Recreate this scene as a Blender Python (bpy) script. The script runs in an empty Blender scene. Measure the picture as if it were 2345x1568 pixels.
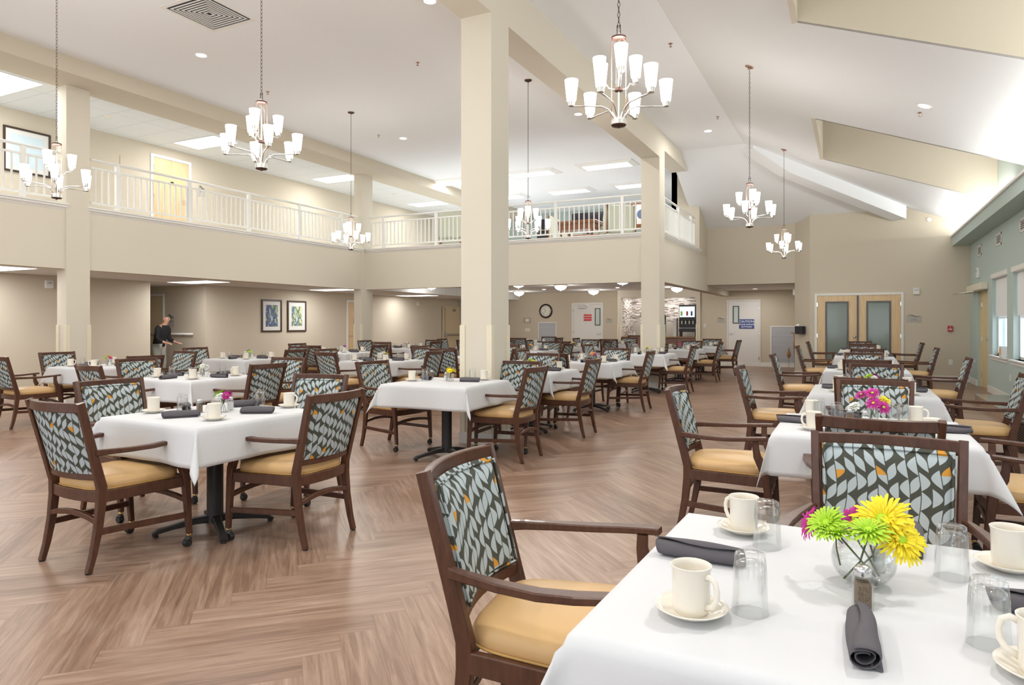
import bpy, math, random
from math import sin, cos, pi, radians as R
from mathutils import Vector, Matrix
random.seed(7)
sc = bpy.context.scene
COL = sc.collection
# ---------------------------------------------------------------- camera, world, exposure
F_PX, HORIZ, EYE = 1560.0, 741.2, 1.36
cd = bpy.data.cameras.new('camera')
cam = bpy.data.objects.new('camera', cd); COL.objects.link(cam)
cam.location = (0, 0, EYE)
cam.rotation_euler = (pi/2, 0, R(26.63))
cd.sensor_width = 36.0; cd.lens = 36.0*F_PX/2345.0
cd.shift_y = -(784-HORIZ)/2345.0
cd.clip_start = .05; cd.clip_end = 200
sc.camera = cam
sc.view_settings.view_transform = 'Standard'; sc.view_settings.look = 'None'
sc.view_settings.gamma = 1; sc.view_settings.exposure = 0.10
sc.view_settings.use_curve_mapping = False
sc.cycles.max_bounces = 10; sc.cycles.diffuse_bounces = 5; sc.cycles.glossy_bounces = 3
sc.cycles.transmission_bounces = 8; sc.cycles.transparent_max_bounces = 8
sc.cycles.caustics_reflective = False; sc.cycles.caustics_refractive = False
sc.cycles.sample_clamp_indirect = 3.0
world = bpy.data.worlds.new('world'); sc.world = world; world.use_nodes = True
bg = world.node_tree.nodes['Background']
bg.inputs[0].default_value = (.86, .93, 1, 1); bg.inputs[1].default_value = 2.6

def light(kind, name, loc, power, color=(1, .97, .93), size=.2, size_y=None, rot=None, spread=None):
    l = bpy.data.lights.new(name, kind); l.energy = power; l.color = color
    if kind == 'AREA':
        l.shape = 'RECTANGLE' if size_y else 'DISK'; l.size = size
        if size_y: l.size_y = size_y
        if spread: l.spread = spread
    else: l.shadow_soft_size = size
    o = bpy.data.objects.new(name, l); COL.objects.link(o); o.location = loc
    if rot: o.rotation_euler = rot
    return o
P_CH, P_DL, P_TR, P_DOME, P_COVE = 62, 26, 32, 20, 16

# ---------------------------------------------------------------- mesh helpers
class MB:
    def __init__(s): s.v = []; s.f = []; s.m = []; s.uv = None
    def add(s, vs, fs, m=0):
        b = len(s.v); s.v += [tuple(p) for p in vs]
        for f in fs: s.f.append(tuple(b+i for i in f)); s.m.append(m)
        return s
    def box(s, a, b, m=0):
        x0, y0, z0 = a; x1, y1, z1 = b
        return s.add([(x0,y0,z0),(x1,y0,z0),(x1,y1,z0),(x0,y1,z0),(x0,y0,z1),(x1,y0,z1),(x1,y1,z1),(x0,y1,z1)],
            [(0,3,2,1),(4,5,6,7),(0,1,5,4),(1,2,6,5),(2,3,7,6),(3,0,4,7)], m)
    def bbox(s, a, b, c, m=0):      # box with chamfered vertical and horizontal edges, bevel c
        x0, y0, z0 = a; x1, y1, z1 = b
        def ring(i, z): return [(x0+i+c,y0+i,z),(x1-i-c,y0+i,z),(x1-i,y0+i+c,z),(x1-i,y1-i-c,z),(x1-i-c,y1-i,z),(x0+i+c,y1-i,z),(x0+i,y1-i-c,z),(x0+i,y0+i+c,z)]
        return s.loft([ring(c,z0),ring(0,z0+c),ring(0,z1-c),ring(c,z1)], m, True)
    def loft(s, rings, m=0, caps=True, closed=True):
        n = len(rings[0]); vs = [p for r in rings for p in r]; fs = []
        for k in range(len(rings)-1):
            for i in range(n if closed else n-1):
                j = (i+1) % n
                fs.append((k*n+i, k*n+j, (k+1)*n+j, (k+1)*n+i))
        if caps: fs.append(tuple(range(n-1, -1, -1))); fs.append(tuple(range((len(rings)-1)*n, len(rings)*n)))
        return s.add(vs, fs, m)
    def prism(s, poly, axis, a, b, m=0):   # poly in the two other axes, extruded along axis
        def P(q, t):
            return (t, q[0], q[1]) if axis == 0 else (q[0], t, q[1]) if axis == 1 else (q[0], q[1], t)
        return s.loft([[P(q, a) for q in poly], [P(q, b) for q in poly]], m)
    def lathe(s, prof, seg=24, c=(0,0,0), m=0, rmod=None, caps=True):
        rings = []
        for r, z in prof:
            rings.append([(c[0]+(r+(rmod(2*pi*i/seg, z) if rmod else 0))*cos(2*pi*i/seg), c[1]+(r+(rmod(2*pi*i/seg, z) if rmod else 0))*sin(2*pi*i/seg), c[2]+z) for i in range(seg)])
        return s.loft(rings, m, caps)
    def sweep(s, pts, secs, up=(0,0,1), m=0, ch=.25, rnd=0, closed=False):
        # rectangular (chamfered) or round section swept along pts; secs = (w, d) or list of them: w along side, d along up-ish
        pts = [Vector(p) for p in pts]; n = len(pts)
        if not isinstance(secs, list): secs = [secs]*n
        rings = []
        for i, p in enumerate(pts):
            if closed: t = (pts[(i+1)%n]-pts[i-1]).normalized()
            else: t = (pts[min(i+1,n-1)]-pts[max(i-1,0)]).normalized()
            u = Vector(up); side = t.cross(u)
            if side.length < 1e-4: side = t.cross(Vector((0,1,0)))
            side.normalize(); u = side.cross(t).normalized()
            w, d = secs[i][0]/2, secs[i][1]/2
            if rnd: q = [(w*cos(2*pi*k/rnd), d*sin(2*pi*k/rnd)) for k in range(rnd)]
            else:
                c = min(w, d)*ch; q = [(-w+c,-d),(w-c,-d),(w,-d+c),(w,d-c),(w-c,d),(-w+c,d),(-w,d-c),(-w,-d+c)]
            rings.append([tuple(p+side*a+u*b) for a, b in q])
        if closed: rings.append(rings[0]); return s.loft(rings, m, False)
        return s.loft(rings, m, True)
    def quad(s, a, b, c, d, m=0): return s.add([a,b,c,d], [(0,1,2,3)], m)

def M_(name): return MAT[name]
def obj(name, mb, mats, parent=None, smooth=False, uv=None, loc=None):
    me = bpy.data.meshes.new(name)
    me.from_pydata(mb.v, [], mb.f)
    if not isinstance(mats, (list, tuple)): mats = [mats]
    for k in mats: me.materials.append(MAT[k])
    if len(mats) > 1: me.polygons.foreach_set('material_index', mb.m)
    if smooth:
        me.polygons.foreach_set('use_smooth', [True]*len(me.polygons))
        if smooth is not True: me.set_sharp_from_angle(angle=R(smooth))
    if uv:
        l = me.uv_layers.new(name='UVMap')
        for lp in me.loops: l.data[lp.index].uv = uv(me.vertices[lp.vertex_index].co)
    me.update()
    o = bpy.data.objects.new(name, me); COL.objects.link(o)
    if parent: o.parent = parent
    if loc: o.location = loc
    return o
def tag(o, label, cat, group=None):
    o['label'] = label; o['category'] = cat
    if group: o['group'] = group
    return o
def thing(name, label, cat, loc=(0,0,0), rz=0, group=None):
    o = bpy.data.objects.new(name, None); COL.objects.link(o); o.location = loc; o.rotation_euler = (0,0,rz)
    o.empty_display_size = .1
    return tag(o, label, cat, group)
def struct(name, mb, mats, parent=None, smooth=False):
    o = obj(name, mb, mats, parent, smooth)
    if not parent: o['kind'] = 'structure'
    return o
def dup(o, parent=None, loc=None, rz=None, scale=None):
    c = o.copy(); COL.objects.link(c); c.parent = parent
    for ch in list(o.children): dup(ch, c)
    if loc is not None: c.location = loc
    if rz is not None: c.rotation_euler = (0, 0, rz)
    if scale is not None: c.scale = (scale,)*3
    return c
_used = set()
def place(proto, label, cat, loc, rz=0, group=None, scale=None):
    # first use moves the prototype itself, later ones copy it
    if proto.name in _used: o = dup(proto, None, loc, rz, scale)
    else:
        _used.add(proto.name); o = proto; o.location = loc; o.rotation_euler = (0,0,rz)
        if scale is not None: o.scale = (scale,)*3
    return tag(o, label, cat, group)

# ---------------------------------------------------------------- materials
MAT = {}
def mat(name, col, rough=.6, metal=0, spec=.5, emit=0, ecol=None, trans=0, ior=1.45, coat=0, alpha=1):
    m = bpy.data.materials.new(name); m.use_nodes = True
    b = m.node_tree.nodes['Principled BSDF']
    b.inputs['Base Color'].default_value = (*col, 1); b.inputs['Roughness'].default_value = rough
    b.inputs['Metallic'].default_value = metal; b.inputs['Specular IOR Level'].default_value = spec
    b.inputs['IOR'].default_value = ior; b.inputs['Transmission Weight'].default_value = trans
    b.inputs['Coat Weight'].default_value = coat; b.inputs['Alpha'].default_value = alpha
    if emit:
        b.inputs['Emission Color'].default_value = (*(ecol or col), 1); b.inputs['Emission Strength'].default_value = emit
    MAT[name] = m; m['_b'] = 1
    return m
def nodes(name):
    m = MAT[name]; nt = m.node_tree
    return nt, nt.nodes, nt.links, nt.nodes['Principled BSDF']
class NG:      # tiny helper to write maths as nodes
    def __init__(s, nt): s.nt = nt; s.N = nt.nodes; s.L = nt.links
    def put(s, sock, v):
        if isinstance(v, (int, float)): sock.default_value = v
        elif isinstance(v, tuple): sock.default_value = v
        else: s.L.new(v, sock)
    def math(s, op, a, b=None, c=None):
        n = s.N.new('ShaderNodeMath'); n.operation = op
        s.put(n.inputs[0], a)
        if b is not None: s.put(n.inputs[1], b)
        if c is not None: s.put(n.inputs[2], c)
        return n.outputs[0]
    def mix(s, f, a, b):
        n = s.N.new('ShaderNodeMix'); n.data_type = 'RGBA'
        s.put(n.inputs[0], f); s.put(n.inputs[6], a); s.put(n.inputs[7], b); return n.outputs[2]
    def noise(s, vec, scale, detail=3, rough=.5, dist=0):
        n = s.N.new('ShaderNodeTexNoise'); n.inputs['Scale'].default_value = scale; n.inputs['Detail'].default_value = detail
        n.inputs['Roughness'].default_value = rough; n.inputs['Distortion'].default_value = dist
        if vec is not None: s.L.new(vec, n.inputs['Vector'])
        return n.outputs[0]
    def white(s, vec):
        n = s.N.new('ShaderNodeTexWhiteNoise'); n.noise_dimensions = '3D'; s.L.new(vec, n.inputs['Vector']); return n.outputs[0]
    def comb(s, x, y, z=0.0):
        n = s.N.new('ShaderNodeCombineXYZ'); s.put(n.inputs[0], x); s.put(n.inputs[1], y); s.put(n.inputs[2], z); return n.outputs[0]
    def sep(s, v):
        n = s.N.new('ShaderNodeSeparateXYZ'); s.L.new(v, n.inputs[0]); return n.outputs
    def coord(s, k='Object'): return s.N.new('ShaderNodeTexCoord').outputs[k]
    def ramp(s, f, stops):
        n = s.N.new('ShaderNodeValToRGB'); e = n.color_ramp.elements
        while len(e) < len(stops): e.new(.5)
        for k, (p, c) in enumerate(stops): e[k].position = p; e[k].color = (*c, 1)
        s.L.new(f, n.inputs[0]); return n.outputs[0]
    def bump(s, h, st, dist=.01):
        n = s.N.new('ShaderNodeBump'); n.inputs['Strength'].default_value = st; n.inputs['Distance'].default_value = dist
        s.L.new(h, n.inputs['Height']); return n.outputs[0]

BEIGE = (.60, .535, .43)
mat('wall_paint', BEIGE, .85, spec=.25)
mat('fascia_paint', (.68, .63, .53), .85, spec=.25)
mat('ceiling_paint', (.84, .85, .86), .9, spec=.2)
mat('tile_ceiling', (.76, .77, .76), .9, spec=.2)
mat('green_paint', (.48, .57, .54), .8, spec=.25)
mat('pale_green_paint', (.55, .62, .56), .8, spec=.25)
mat('white_trim', (.80, .79, .76), .45)
mat('cream_guard', (.76, .70, .55), .5)
mat('white_rail', (.83, .83, .80), .4)
mat('floor_wood', (.4, .28, .2), .34)
mat('chair_wood', (.08, .03, .015), .36, coat=.08)
mat('chair_fabric', (.3, .3, .3), .75, spec=.3)
mat('fabric_piping', (.10, .12, .11), .6)
mat('seat_vinyl', (.63, .40, .18), .4)
mat('seat_piping', (.50, .29, .09), .45)
mat('black_metal', (.022, .02, .02), .45)
mat('black_rubber', (.02, .02, .02), .5)
mat('brass', (.55, .40, .18), .3, metal=1)
mat('chrome', (.75, .75, .76), .18, metal=1)
mat('nickel', (.60, .57, .54), .32, metal=1)
mat('bronze', (.10, .055, .045), .4, metal=.6)
mat('copper_wire', (.45, .28, .22), .35, metal=.8)
mat('shade_glass', (1, 1, 1), .4, emit=2.6, ecol=(1, .97, .92))
mat('lamp_white', (1, 1, 1), .5, emit=3.0, ecol=(1, .98, .95))
mat('cloth_white', (.66, .665, .68), .85, spec=.2)
mat('table_laminate', (.10, .045, .03), .4)
mat('ceramic', (.80, .75, .66), .12)
mat('napkin_cloth', (.115, .105, .115), .9, spec=.15)
mat('clear_glass', (.97, 1, .99), .0, trans=1, ior=1.45)
mat('water', (.93, 1, .98), .0, trans=1, ior=1.33)
mat('pepper', (.11, .07, .045), .8)
mat('salt', (.85, .85, .83), .8)
mat('stem_green', (.10, .13, .05), .6)
mat('leaf_green', (.15, .26, .05), .6)
for n, c in dict(magenta=(.50, .022, .26), yellow=(.90, .72, .02), lime=(.42, .66, .03), white=(.80, .80, .76), orange=(.88, .36, .04), purple=(.22, .03, .25), pink=(.62, .04, .28)).items():
    mat('petal_'+n, c, .55)
    MAT['petal_'+n].node_tree.nodes['Principled BSDF'].inputs['Subsurface Weight'].default_value = 0
mat('door_white', (.78, .76, .73), .4)
mat('door_maple', (.70, .50, .28), .4)
mat('door_cream', (.66, .55, .37), .45)
mat('yellow_maple', (.75, .60, .33), .4)
mat('door_glass', (.20, .24, .21), .08, spec=.6)
mat('door_lite', (.55, .65, .63), .15)
mat('dark_frame', (.10, .10, .105), .4)
mat('picture_frame', (.055, .033, .022), .35)
mat('mat_board', (.76, .75, .72), .7)
mat('art_first', (.5, .5, .5), .6); mat('art_second', (.5, .5, .5), .6); mat('art_third', (.5, .6, .6), .6)
mat('plastic_white', (.80, .80, .78), .4)
mat('plastic_cream', (.76, .71, .58), .45)
mat('red_sign', (.62, .03, .035), .45)
mat('blue_sign', (.03, .07, .28), .45)
mat('white_ink', (.9, .9, .9), .5)
mat('grey_ink', (.12, .12, .12), .5)
mat('plaque', (.46, .43, .38), .45)
mat('clock_rim', (.035, .02, .017), .25)
mat('clock_face', (.80, .78, .70), .5)
mat('black_plastic', (.018, .018, .02), .35)
mat('louver', (.62, .64, .68), .5)
mat('vent_dark', (.03, .03, .045), .7)
mat('steel', (.6, .6, .6), .25, metal=1)
mat('screen', (.3, .3, .3), .3, emit=1.0, ecol=(.75, .82, .9))
mat('green_light', (.0, .3, .08), .4, emit=.6, ecol=(.05, .8, .25))
mat('counter_top', (.25, .14, .06), .25)
mat('cabinet_wood', (.19, .10, .075), .4)
mat('stone_tile', (.5, .45, .4), .6)
mat('roller_shade', (.85, .87, .88), .8, trans=0)
mat('window_glass', (.9, .95, 1), 0, trans=1, ior=1.02)
mat('hearth_top', (.30, .28, .24), .06)
mat('hearth_side', (.36, .27, .18), .25)
mat('wicker', (.06, .035, .018), .6)
mat('carved_wood', (.35, .16, .06), .4)
mat('tv_black', (.012, .01, .014), .12)
mat('wing_fabric', (.58, .60, .47), .8)
mat('wing_wood', (.22, .085, .035), .3)
mat('skin', (.62, .36, .26), .5)
mat('black_cloth', (.015, .015, .017), .85)
mat('grey_cloth', (.35, .36, .33), .85)
mat('fire_red', (.45, .02, .02), .4)
mat('bench_fabric', (.21, .11, .085), .6)
mat('cushion_blue', (.12, .17, .28), .8)

def build_floor_mat():
    nt, N, L, b = nodes('floor_wood'); g = NG(nt)
    W, n = .159, 7.0
    o = g.sep(g.coord('Object'))
    a = R(45); ox, oy = -2.69, .08
    X0 = g.math('SUBTRACT', o[0], ox); Y0 = g.math('SUBTRACT', o[1], oy)
    x = g.math('DIVIDE', g.math('ADD', g.math('MULTIPLY', X0, cos(a)), g.math('MULTIPLY', Y0, sin(a))), W)
    y = g.math('DIVIDE', g.math('SUBTRACT', g.math('MULTIPLY', Y0, cos(a)), g.math('MULTIPLY', X0, sin(a))), W)
    i = g.math('FLOOR', x); j = g.math('FLOOR', y)
    m = g.math('FLOORED_MODULO', g.math('SUBTRACT', i, j), 2*n)
    hz = g.math('LESS_THAN', m, n-.5)
    # horizontal plank: start i-m, row j ; vertical plank: column i, bottom j-(2n-1-m)
    hi = g.math('SUBTRACT', i, m); al_h = g.math('SUBTRACT', x, hi); ac_h = g.math('SUBTRACT', y, j)
    k = g.math('SUBTRACT', 2*n-1, m); vj = g.math('SUBTRACT', j, k); al_v = g.math('SUBTRACT', y, vj); ac_v = g.math('SUBTRACT', x, i)
    def sel(p, q): return g.math('ADD', g.math('MULTIPLY', hz, p), g.math('MULTIPLY', g.math('SUBTRACT', 1.0, hz), q))
    al, ac = sel(al_h, al_v), sel(ac_h, ac_v)
    idv = g.comb(sel(hi, i), sel(j, vj), hz)
    rnd = g.white(idv)
    gv = g.comb(g.math('ADD', g.math('MULTIPLY', al, .22), g.math('MULTIPLY', rnd, 31.0)), g.math('MULTIPLY', ac, 3.6), g.math('MULTIPLY', rnd, 17.0))
    n1 = g.noise(gv, 1.1, 5, .62, 1.1); n2 = g.noise(gv, 4.5, 4, .7, .4)
    v = g.math('ADD', g.math('MULTIPLY', n1, .62), g.math('ADD', g.math('MULTIPLY', n2, .28), g.math('MULTIPLY', rnd, .10)))
    col = g.ramp(v, [(.30, (.13, .072, .046)), (.45, (.235, .142, .095)), (.57, (.33, .215, .152)), (.74, (.44, .32, .25))])
    e1 = g.math('MINIMUM', ac, g.math('SUBTRACT', 1.0, ac)); e2 = g.math('MINIMUM', al, g.math('SUBTRACT', n, al))
    e = g.math('LESS_THAN', g.math('MINIMUM', e1, e2), .012)
    col = g.mix(g.math('MULTIPLY', e, .35), col, (.14, .08, .05, 1))
    L.new(col, b.inputs['Base Color'])
    L.new(g.math('ADD', g.math('MULTIPLY', n2, .2), .24), b.inputs['Roughness'])
    L.new(g.bump(v, .12, .003), b.inputs['Normal'])
def build_fabric_mat():
    nt, N, L, b = nodes('chair_fabric'); g = NG(nt)
    uv = g.sep(g.coord('UV'))
    wob = g.math('MULTIPLY', g.math('SINE', g.math('MULTIPLY', uv[1], 19.0)), .25)
    u = g.math('ADD', g.math('DIVIDE', uv[0], .0345), wob); i = g.math('FLOOR', u); fu = g.math('FRACT', u)
    v = g.math('ADD', g.math('DIVIDE', uv[1], .0335), g.math('MULTIPLY', i, .43)); j = g.math('FLOOR', v); fv = g.math('FRACT', v)
    rnd = g.white(g.comb(i, j, 3.0))
    oi = g.math('FLOORED_MODULO', i, 2.0); oj = g.math('FLOORED_MODULO', j, 2.0)
    def flip(f, q): return g.math('ABSOLUTE', g.math('SUBTRACT', f, q))
    xo = g.math('FLOORED_MODULO', g.math('ADD', g.math('ADD', i, j), g.math('GREATER_THAN', rnd, .62)), 2.0)
    fx = flip(fu, xo); fy = flip(fv, oj)
    # a half leaf: straight along fx = 0, flat along fy = 0, curved side running to a tip
    edge = g.math('MULTIPLY', g.math('SUBTRACT', 1.0, g.math('POWER', fy, 1.75)), .93)
    inside = g.math('LESS_THAN', fx, edge)
    line = g.math('MAXIMUM', g.math('LESS_THAN', fx, .045), g.math('LESS_THAN', fy, .0))
    f = g.math('MULTIPLY', inside, g.math('SUBTRACT', 1.0, line))
    r2 = g.white(g.comb(j, i, 9.0))
    lt = g.mix(g.math('GREATER_THAN', r2, .92), (.42, .48, .50, 1), (.60, .28, .04, 1))
    L.new(g.mix(f, (.062, .066, .052, 1), lt), b.inputs['Base Color'])
def build_misc():
    nt, N, L, b = nodes('chair_wood'); g = NG(nt); c = g.coord('Object')
    s = g.sep(c); n = g.noise(g.comb(g.math('MULTIPLY', s[0], 8.0), g.math('MULTIPLY', s[1], 8.0), g.math('MULTIPLY', s[2], 2.0)), 5, 4, .6, .5)
    L.new(g.ramp(n, [(.3, (.058, .021, .011)), (.7, (.100, .040, .021))]), b.inputs['Base Color'])
    nt, N, L, b = nodes('seat_vinyl'); g = NG(nt); L.new(g.bump(g.noise(g.coord('Object'), 260, 2), .06, .002), b.inputs['Normal'])
    for k in ('wall_paint', 'fascia_paint', 'green_paint'):
        nt, N, L, b = nodes(k); g = NG(nt); L.new(g.bump(g.noise(g.coord('Object'), 60, 3), .08, .004), b.inputs['Normal'])
    nt, N, L, b = nodes('cloth_white'); g = NG(nt); o = g.sep(g.coord('Object'))
    w = g.math('ADD', g.math('SINE', g.math('MULTIPLY', o[0], 3200.0)), g.math('SINE', g.math('MULTIPLY', o[1], 3200.0)))
    big = g.noise(g.coord('Object'), 5, 3, .6)
    L.new(g.bump(big, .25, .012), b.inputs['Normal'])
    # ceiling tiles: thin grid lines every 0.61 x 1.22 m
    nt, N, L, b = nodes('tile_ceiling'); g = NG(nt); o = g.sep(g.coord('Object'))
    fx = g.math('FRACT', g.math('DIVIDE', o[0], 1.22)); fy = g.math('FRACT', g.math('DIVIDE', o[1], .61))
    ln = g.math('MAXIMUM', g.math('LESS_THAN', fx, .016), g.math('LESS_THAN', fy, .032))
    L.new(g.mix(ln, g.ramp(g.noise(g.coord('Object'), 120, 2), [(.35, (.70, .71, .70)), (.6, (.78, .79, .78))]), (.62, .64, .66, 1)), b.inputs['Base Color'])
    # stacked stone splashback
    nt, N, L, b = nodes('stone_tile'); g = NG(nt); o = g.sep(g.coord('Object'))
    zz = g.math('DIVIDE', g.math('ADD', o[2], g.math('MULTIPLY', g.noise(g.coord('Object'), 6, 2), .05)), .028)
    row = g.math('FLOOR', zz); xx = g.math('ADD', g.math('DIVIDE', g.math('ADD', o[0], o[1]), .16), g.math('MULTIPLY', g.white(g.comb(row, 2.0)), 7.0))
    r = g.white(g.comb(row, g.math('FLOOR', xx)))
    base = g.ramp(r, [(.0, (.12, .085, .06)), (.22, (.30, .24, .20)), (.5, (.62, .58, .54)), (.9, (.80, .77, .74))])
    edge = g.math('LESS_THAN', g.math('FRACT', zz), .16)
    L.new(g.mix(edge, base, (.16, .13, .11, 1)), b.inputs['Base Color'])
    # abstract paintings
    for k, cols in (('art_first', [(.0, (.75, .45, .22)), (.38, (.78, .66, .50)), (.46, (.14, .32, .10)), (.52, (.07, .07, .28)), (.60, (.10, .12, .20)), (.68, (.72, .76, .80)), (1, (.30, .25, .42))]),
                    ('art_second', [(.0, (.62, .70, .66)), (.40, (.66, .72, .64)), (.46, (.70, .66, .25)), (.52, (.08, .20, .18)), (.60, (.16, .22, .30)), (.66, (.80, .78, .74)), (1, (.70, .55, .45))])):
        nt, N, L, b = nodes(k); g = NG(nt); o = g.sep(g.coord('Object'))
        v = g.comb(o[1], g.math('MULTIPLY', o[2], .6), o[0]); L.new(g.ramp(g.noise(v, 4.2, 4, .65, 1.6), cols), b.inputs['Base Color'])
    nt, N, L, b = nodes('art_third'); g = NG(nt); o = g.sep(g.coord('Object'))
    t = g.math('ADD', g.math('DIVIDE', g.math('SUBTRACT', o[2], 4.1), .8), g.math('MULTIPLY', g.math('SUBTRACT', g.noise(g.coord('Object'), 4, 3), .5), .25))
    L.new(g.ramp(t, [(.1, (.62, .74, .80)), (.3, (.72, .70, .62)), (.5, (.75, .60, .55)), (.58, (.25, .30, .34)), (.66, (.70, .76, .74)), (.9, (.58, .72, .74))]), b.inputs['Base Color'])
    for k, c0, c1 in (('door_maple', (.62, .43, .23), (.74, .55, .33)), ('yellow_maple', (.66, .50, .24), (.78, .64, .37)), ('cabinet_wood', (.15, .08, .058), (.23, .13, .10)), ('hearth_side', (.26, .18, .11), (.42, .32, .22))):
        nt, N, L, b = nodes(k); g = NG(nt); o = g.sep(g.coord('Object'))
        n = g.noise(g.comb(g.math('MULTIPLY', o[0], 9.0), g.math('MULTIPLY', o[1], 9.0), o[2]), 2.2, 4, .6, .6)
        L.new(g.ramp(n, [(.3, c0), (.7, c1)]), b.inputs['Base Color'])
    nt, N, L, b = nodes('pepper'); g = NG(nt); L.new(g.ramp(g.noise(g.coord('Object'), 900, 2, .8), [(.4, (.05, .03, .02)), (.6, (.32, .23, .15))]), b.inputs['Base Color'])
    nt, N, L, b = nodes('wicker'); g = NG(nt); o = g.sep(g.coord('Object'))
    w = g.math('MULTIPLY', g.math('SINE', g.math('MULTIPLY', g.math('ADD', o[0], o[1]), 190.0)), g.math('SINE', g.math('MULTIPLY', o[2], 230.0)))
    L.new(g.ramp(w, [(.35, (.02, .012, .008)), (.6, (.14, .08, .04))]), b.inputs['Base Color'])
def build_glass(name, tint, share, w=.8):
    nt, N, L, b = nodes(name); b.inputs['Base Color'].default_value = (*tint, 1)
    out = N['Material Output']; tr = N.new('ShaderNodeBsdfTransparent'); tr.inputs[0].default_value = (*tint, 1)
    gl = N.new('ShaderNodeBsdfGlossy'); gl.inputs['Roughness'].default_value = .03; gl.inputs[0].default_value = (1,1,1,1)
    lw = N.new('ShaderNodeLayerWeight'); lw.inputs[0].default_value = .25
    m1 = N.new('ShaderNodeMixShader'); mm = N.new('ShaderNodeMath'); mm.operation = 'MULTIPLY'; L.new(lw.outputs['Facing'], mm.inputs[0]); mm.inputs[1].default_value = w
    L.new(mm.outputs[0], m1.inputs[0]); L.new(tr.outputs[0], m1.inputs[1]); L.new(gl.outputs[0], m1.inputs[2])
    m2 = N.new('ShaderNodeMixShader'); m2.inputs[0].default_value = share
    L.new(m1.outputs[0], m2.inputs[1]); L.new(b.outputs[0], m2.inputs[2]); L.new(m2.outputs[0], out.inputs[0])
build_glass('clear_glass', (.992, .998, .997), .12, .5); build_glass('water', (.985, .998, .995), .06, .15); build_glass('window_glass', (.93, .97, 1), .0, .15)
build_floor_mat(); build_fabric_mat(); build_misc()
# ================================================================ ROOM SHELL
ZF, ZC = 3.2, 5.48            # upper floor level, high flat ceiling
XL, XC0, XC1, YC, YB, YV, YF = -11.38, -4.01, -3.62, 14.15, 23.6, 23.0, 18.95
def rz_(x): return 4.576-.375*x
def ez_(y): return 3.98+.43*(19.3-y)
def lz_(x): return 5.40
struct('floor', MB().box((-16.7,-4.2,-.1),(2.8,24.8,0)), 'floor_wood')
# high ceilings
c = MB().box((-10.8,-4.2,ZC),(-3.95,24.8,ZC+.05)); struct('ceiling', c, 'ceiling_paint')
c = MB().box((-13.6,-4.2,5.24),(-11.5,24.8,5.3)); struct('ceiling_gallery', c, 'tile_ceiling')
def sl(pts, f, n):
    m = MB(); k = len(pts)
    m.loft([[(x,y,f(x,y)) for x,y in pts], [(x,y,f(x,y)+.05) for x,y in pts]]); return m
D = [(5.28,8.34),(12.5,15.56)]
fr = lambda x,y: rz_(x); fe = lambda x,y: ez_(y); fl = lambda x,y: lz_(x)
m = MB()
for pts in ([(-2.197,-4.2),(-.57,-4.2),(-.57,17.417),(-2.197,16.0)], [(-.57,-4.2),(2.7,-4.2),(2.7,5.28),(-.57,5.28)],
            [(-.57,8.34),(2.7,8.34),(2.7,12.5),(-.57,12.5)], [(-.57,15.56),(2.7,15.56),(2.7,19.0),(1.25,19.0),(-.57,17.417)]):
    q = sl(pts, fr, 0); m.add(q.v, q.f)
q = sl([(-2.197,16.0),(1.25,19.0),(1.25,19.45),(-3.89,19.45),(-3.89,16.0)], fe, 0); m.add(q.v, q.f)
q = sl([(-4.0,-4.2),(-2.197,-4.2),(-2.197,16.0),(-4.0,16.0)], fl, 0); m.add(q.v, q.f)
struct('ceiling_vault', m, 'ceiling_paint')
# unseen slab added above everything to keep the daylight outside
struct('daylight_blocker', MB().box((-16.9,-4.4,6.6),(3.0,25,6.7)), 'ceiling_paint')
# dormer wells in the slope
for k, (a, b) in enumerate(D):
    m = MB(); x0, x1, zt = -.57, 2.42, 6.3
    far = [(x0,rz_(x0)),(x1,rz_(x1)),(x1,zt),(x0,zt)]
    m.prism(far, 1, b-.004, b+.06); m.prism(far, 1, a-.06, a+.004)
    m.box((x0-.06,a-.06,rz_(x0)+.0),(x0+.004,b+.06,zt))
    struct('wall_dormer', m, 'wall_paint')
    struct('ceiling_dormer', MB().box((x0-.06,a-.06,zt),(x1+.2,b+.06,zt+.05)), 'ceiling_paint')
    m = MB(); m.box((x1,a-.06,3.5),(x1+.12,b+.06,4.35)); m.box((x1,a-.06,5.3),(x1+.12,b+.06,zt)); m.box((x1,a-.06,4.35),(x1+.12,a+.55,5.3)); m.box((x1,b-.55,4.35),(x1+.12,b+.06,5.3))
    struct('wall_dormer_front', m, 'pale_green_paint')
# hip beam under the slope
def hipbeam():
    a = Vector((-2.197,16.0,5.40)); b = Vector((1.19,18.95,4.1)); t = (b-a).normalized()
    s = Vector((t.y,-t.x,0)).normalized()*.2
    ring = lambda p, dz: [tuple(p-s+Vector((0,0,.25))), tuple(p+s+Vector((0,0,.25))), tuple(p+s+Vector((0,0,dz))), tuple(p-s+Vector((0,0,dz)))]
    return MB().loft([ring(a+t*.1, -.12), ring(a+t*1.1, -.33), ring(b-t*.28, -.33)])
struct('beam_hip', hipbeam(), 'ceiling_paint')
# long beams
struct('beam_left', MB().box((-11.58,-4.2,5.22),(-10.78,23.4,5.6)), 'wall_paint')
m = MB().box((XC0,-4.2,4.845),(XC1,14.52,5.6)); m.prism([(14.52,5.07),(16.72,5.07),(15.7,5.52),(14.52,5.52)], 0, XC0, XC1)
struct('beam_centre', m, 'fascia_paint')

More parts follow.
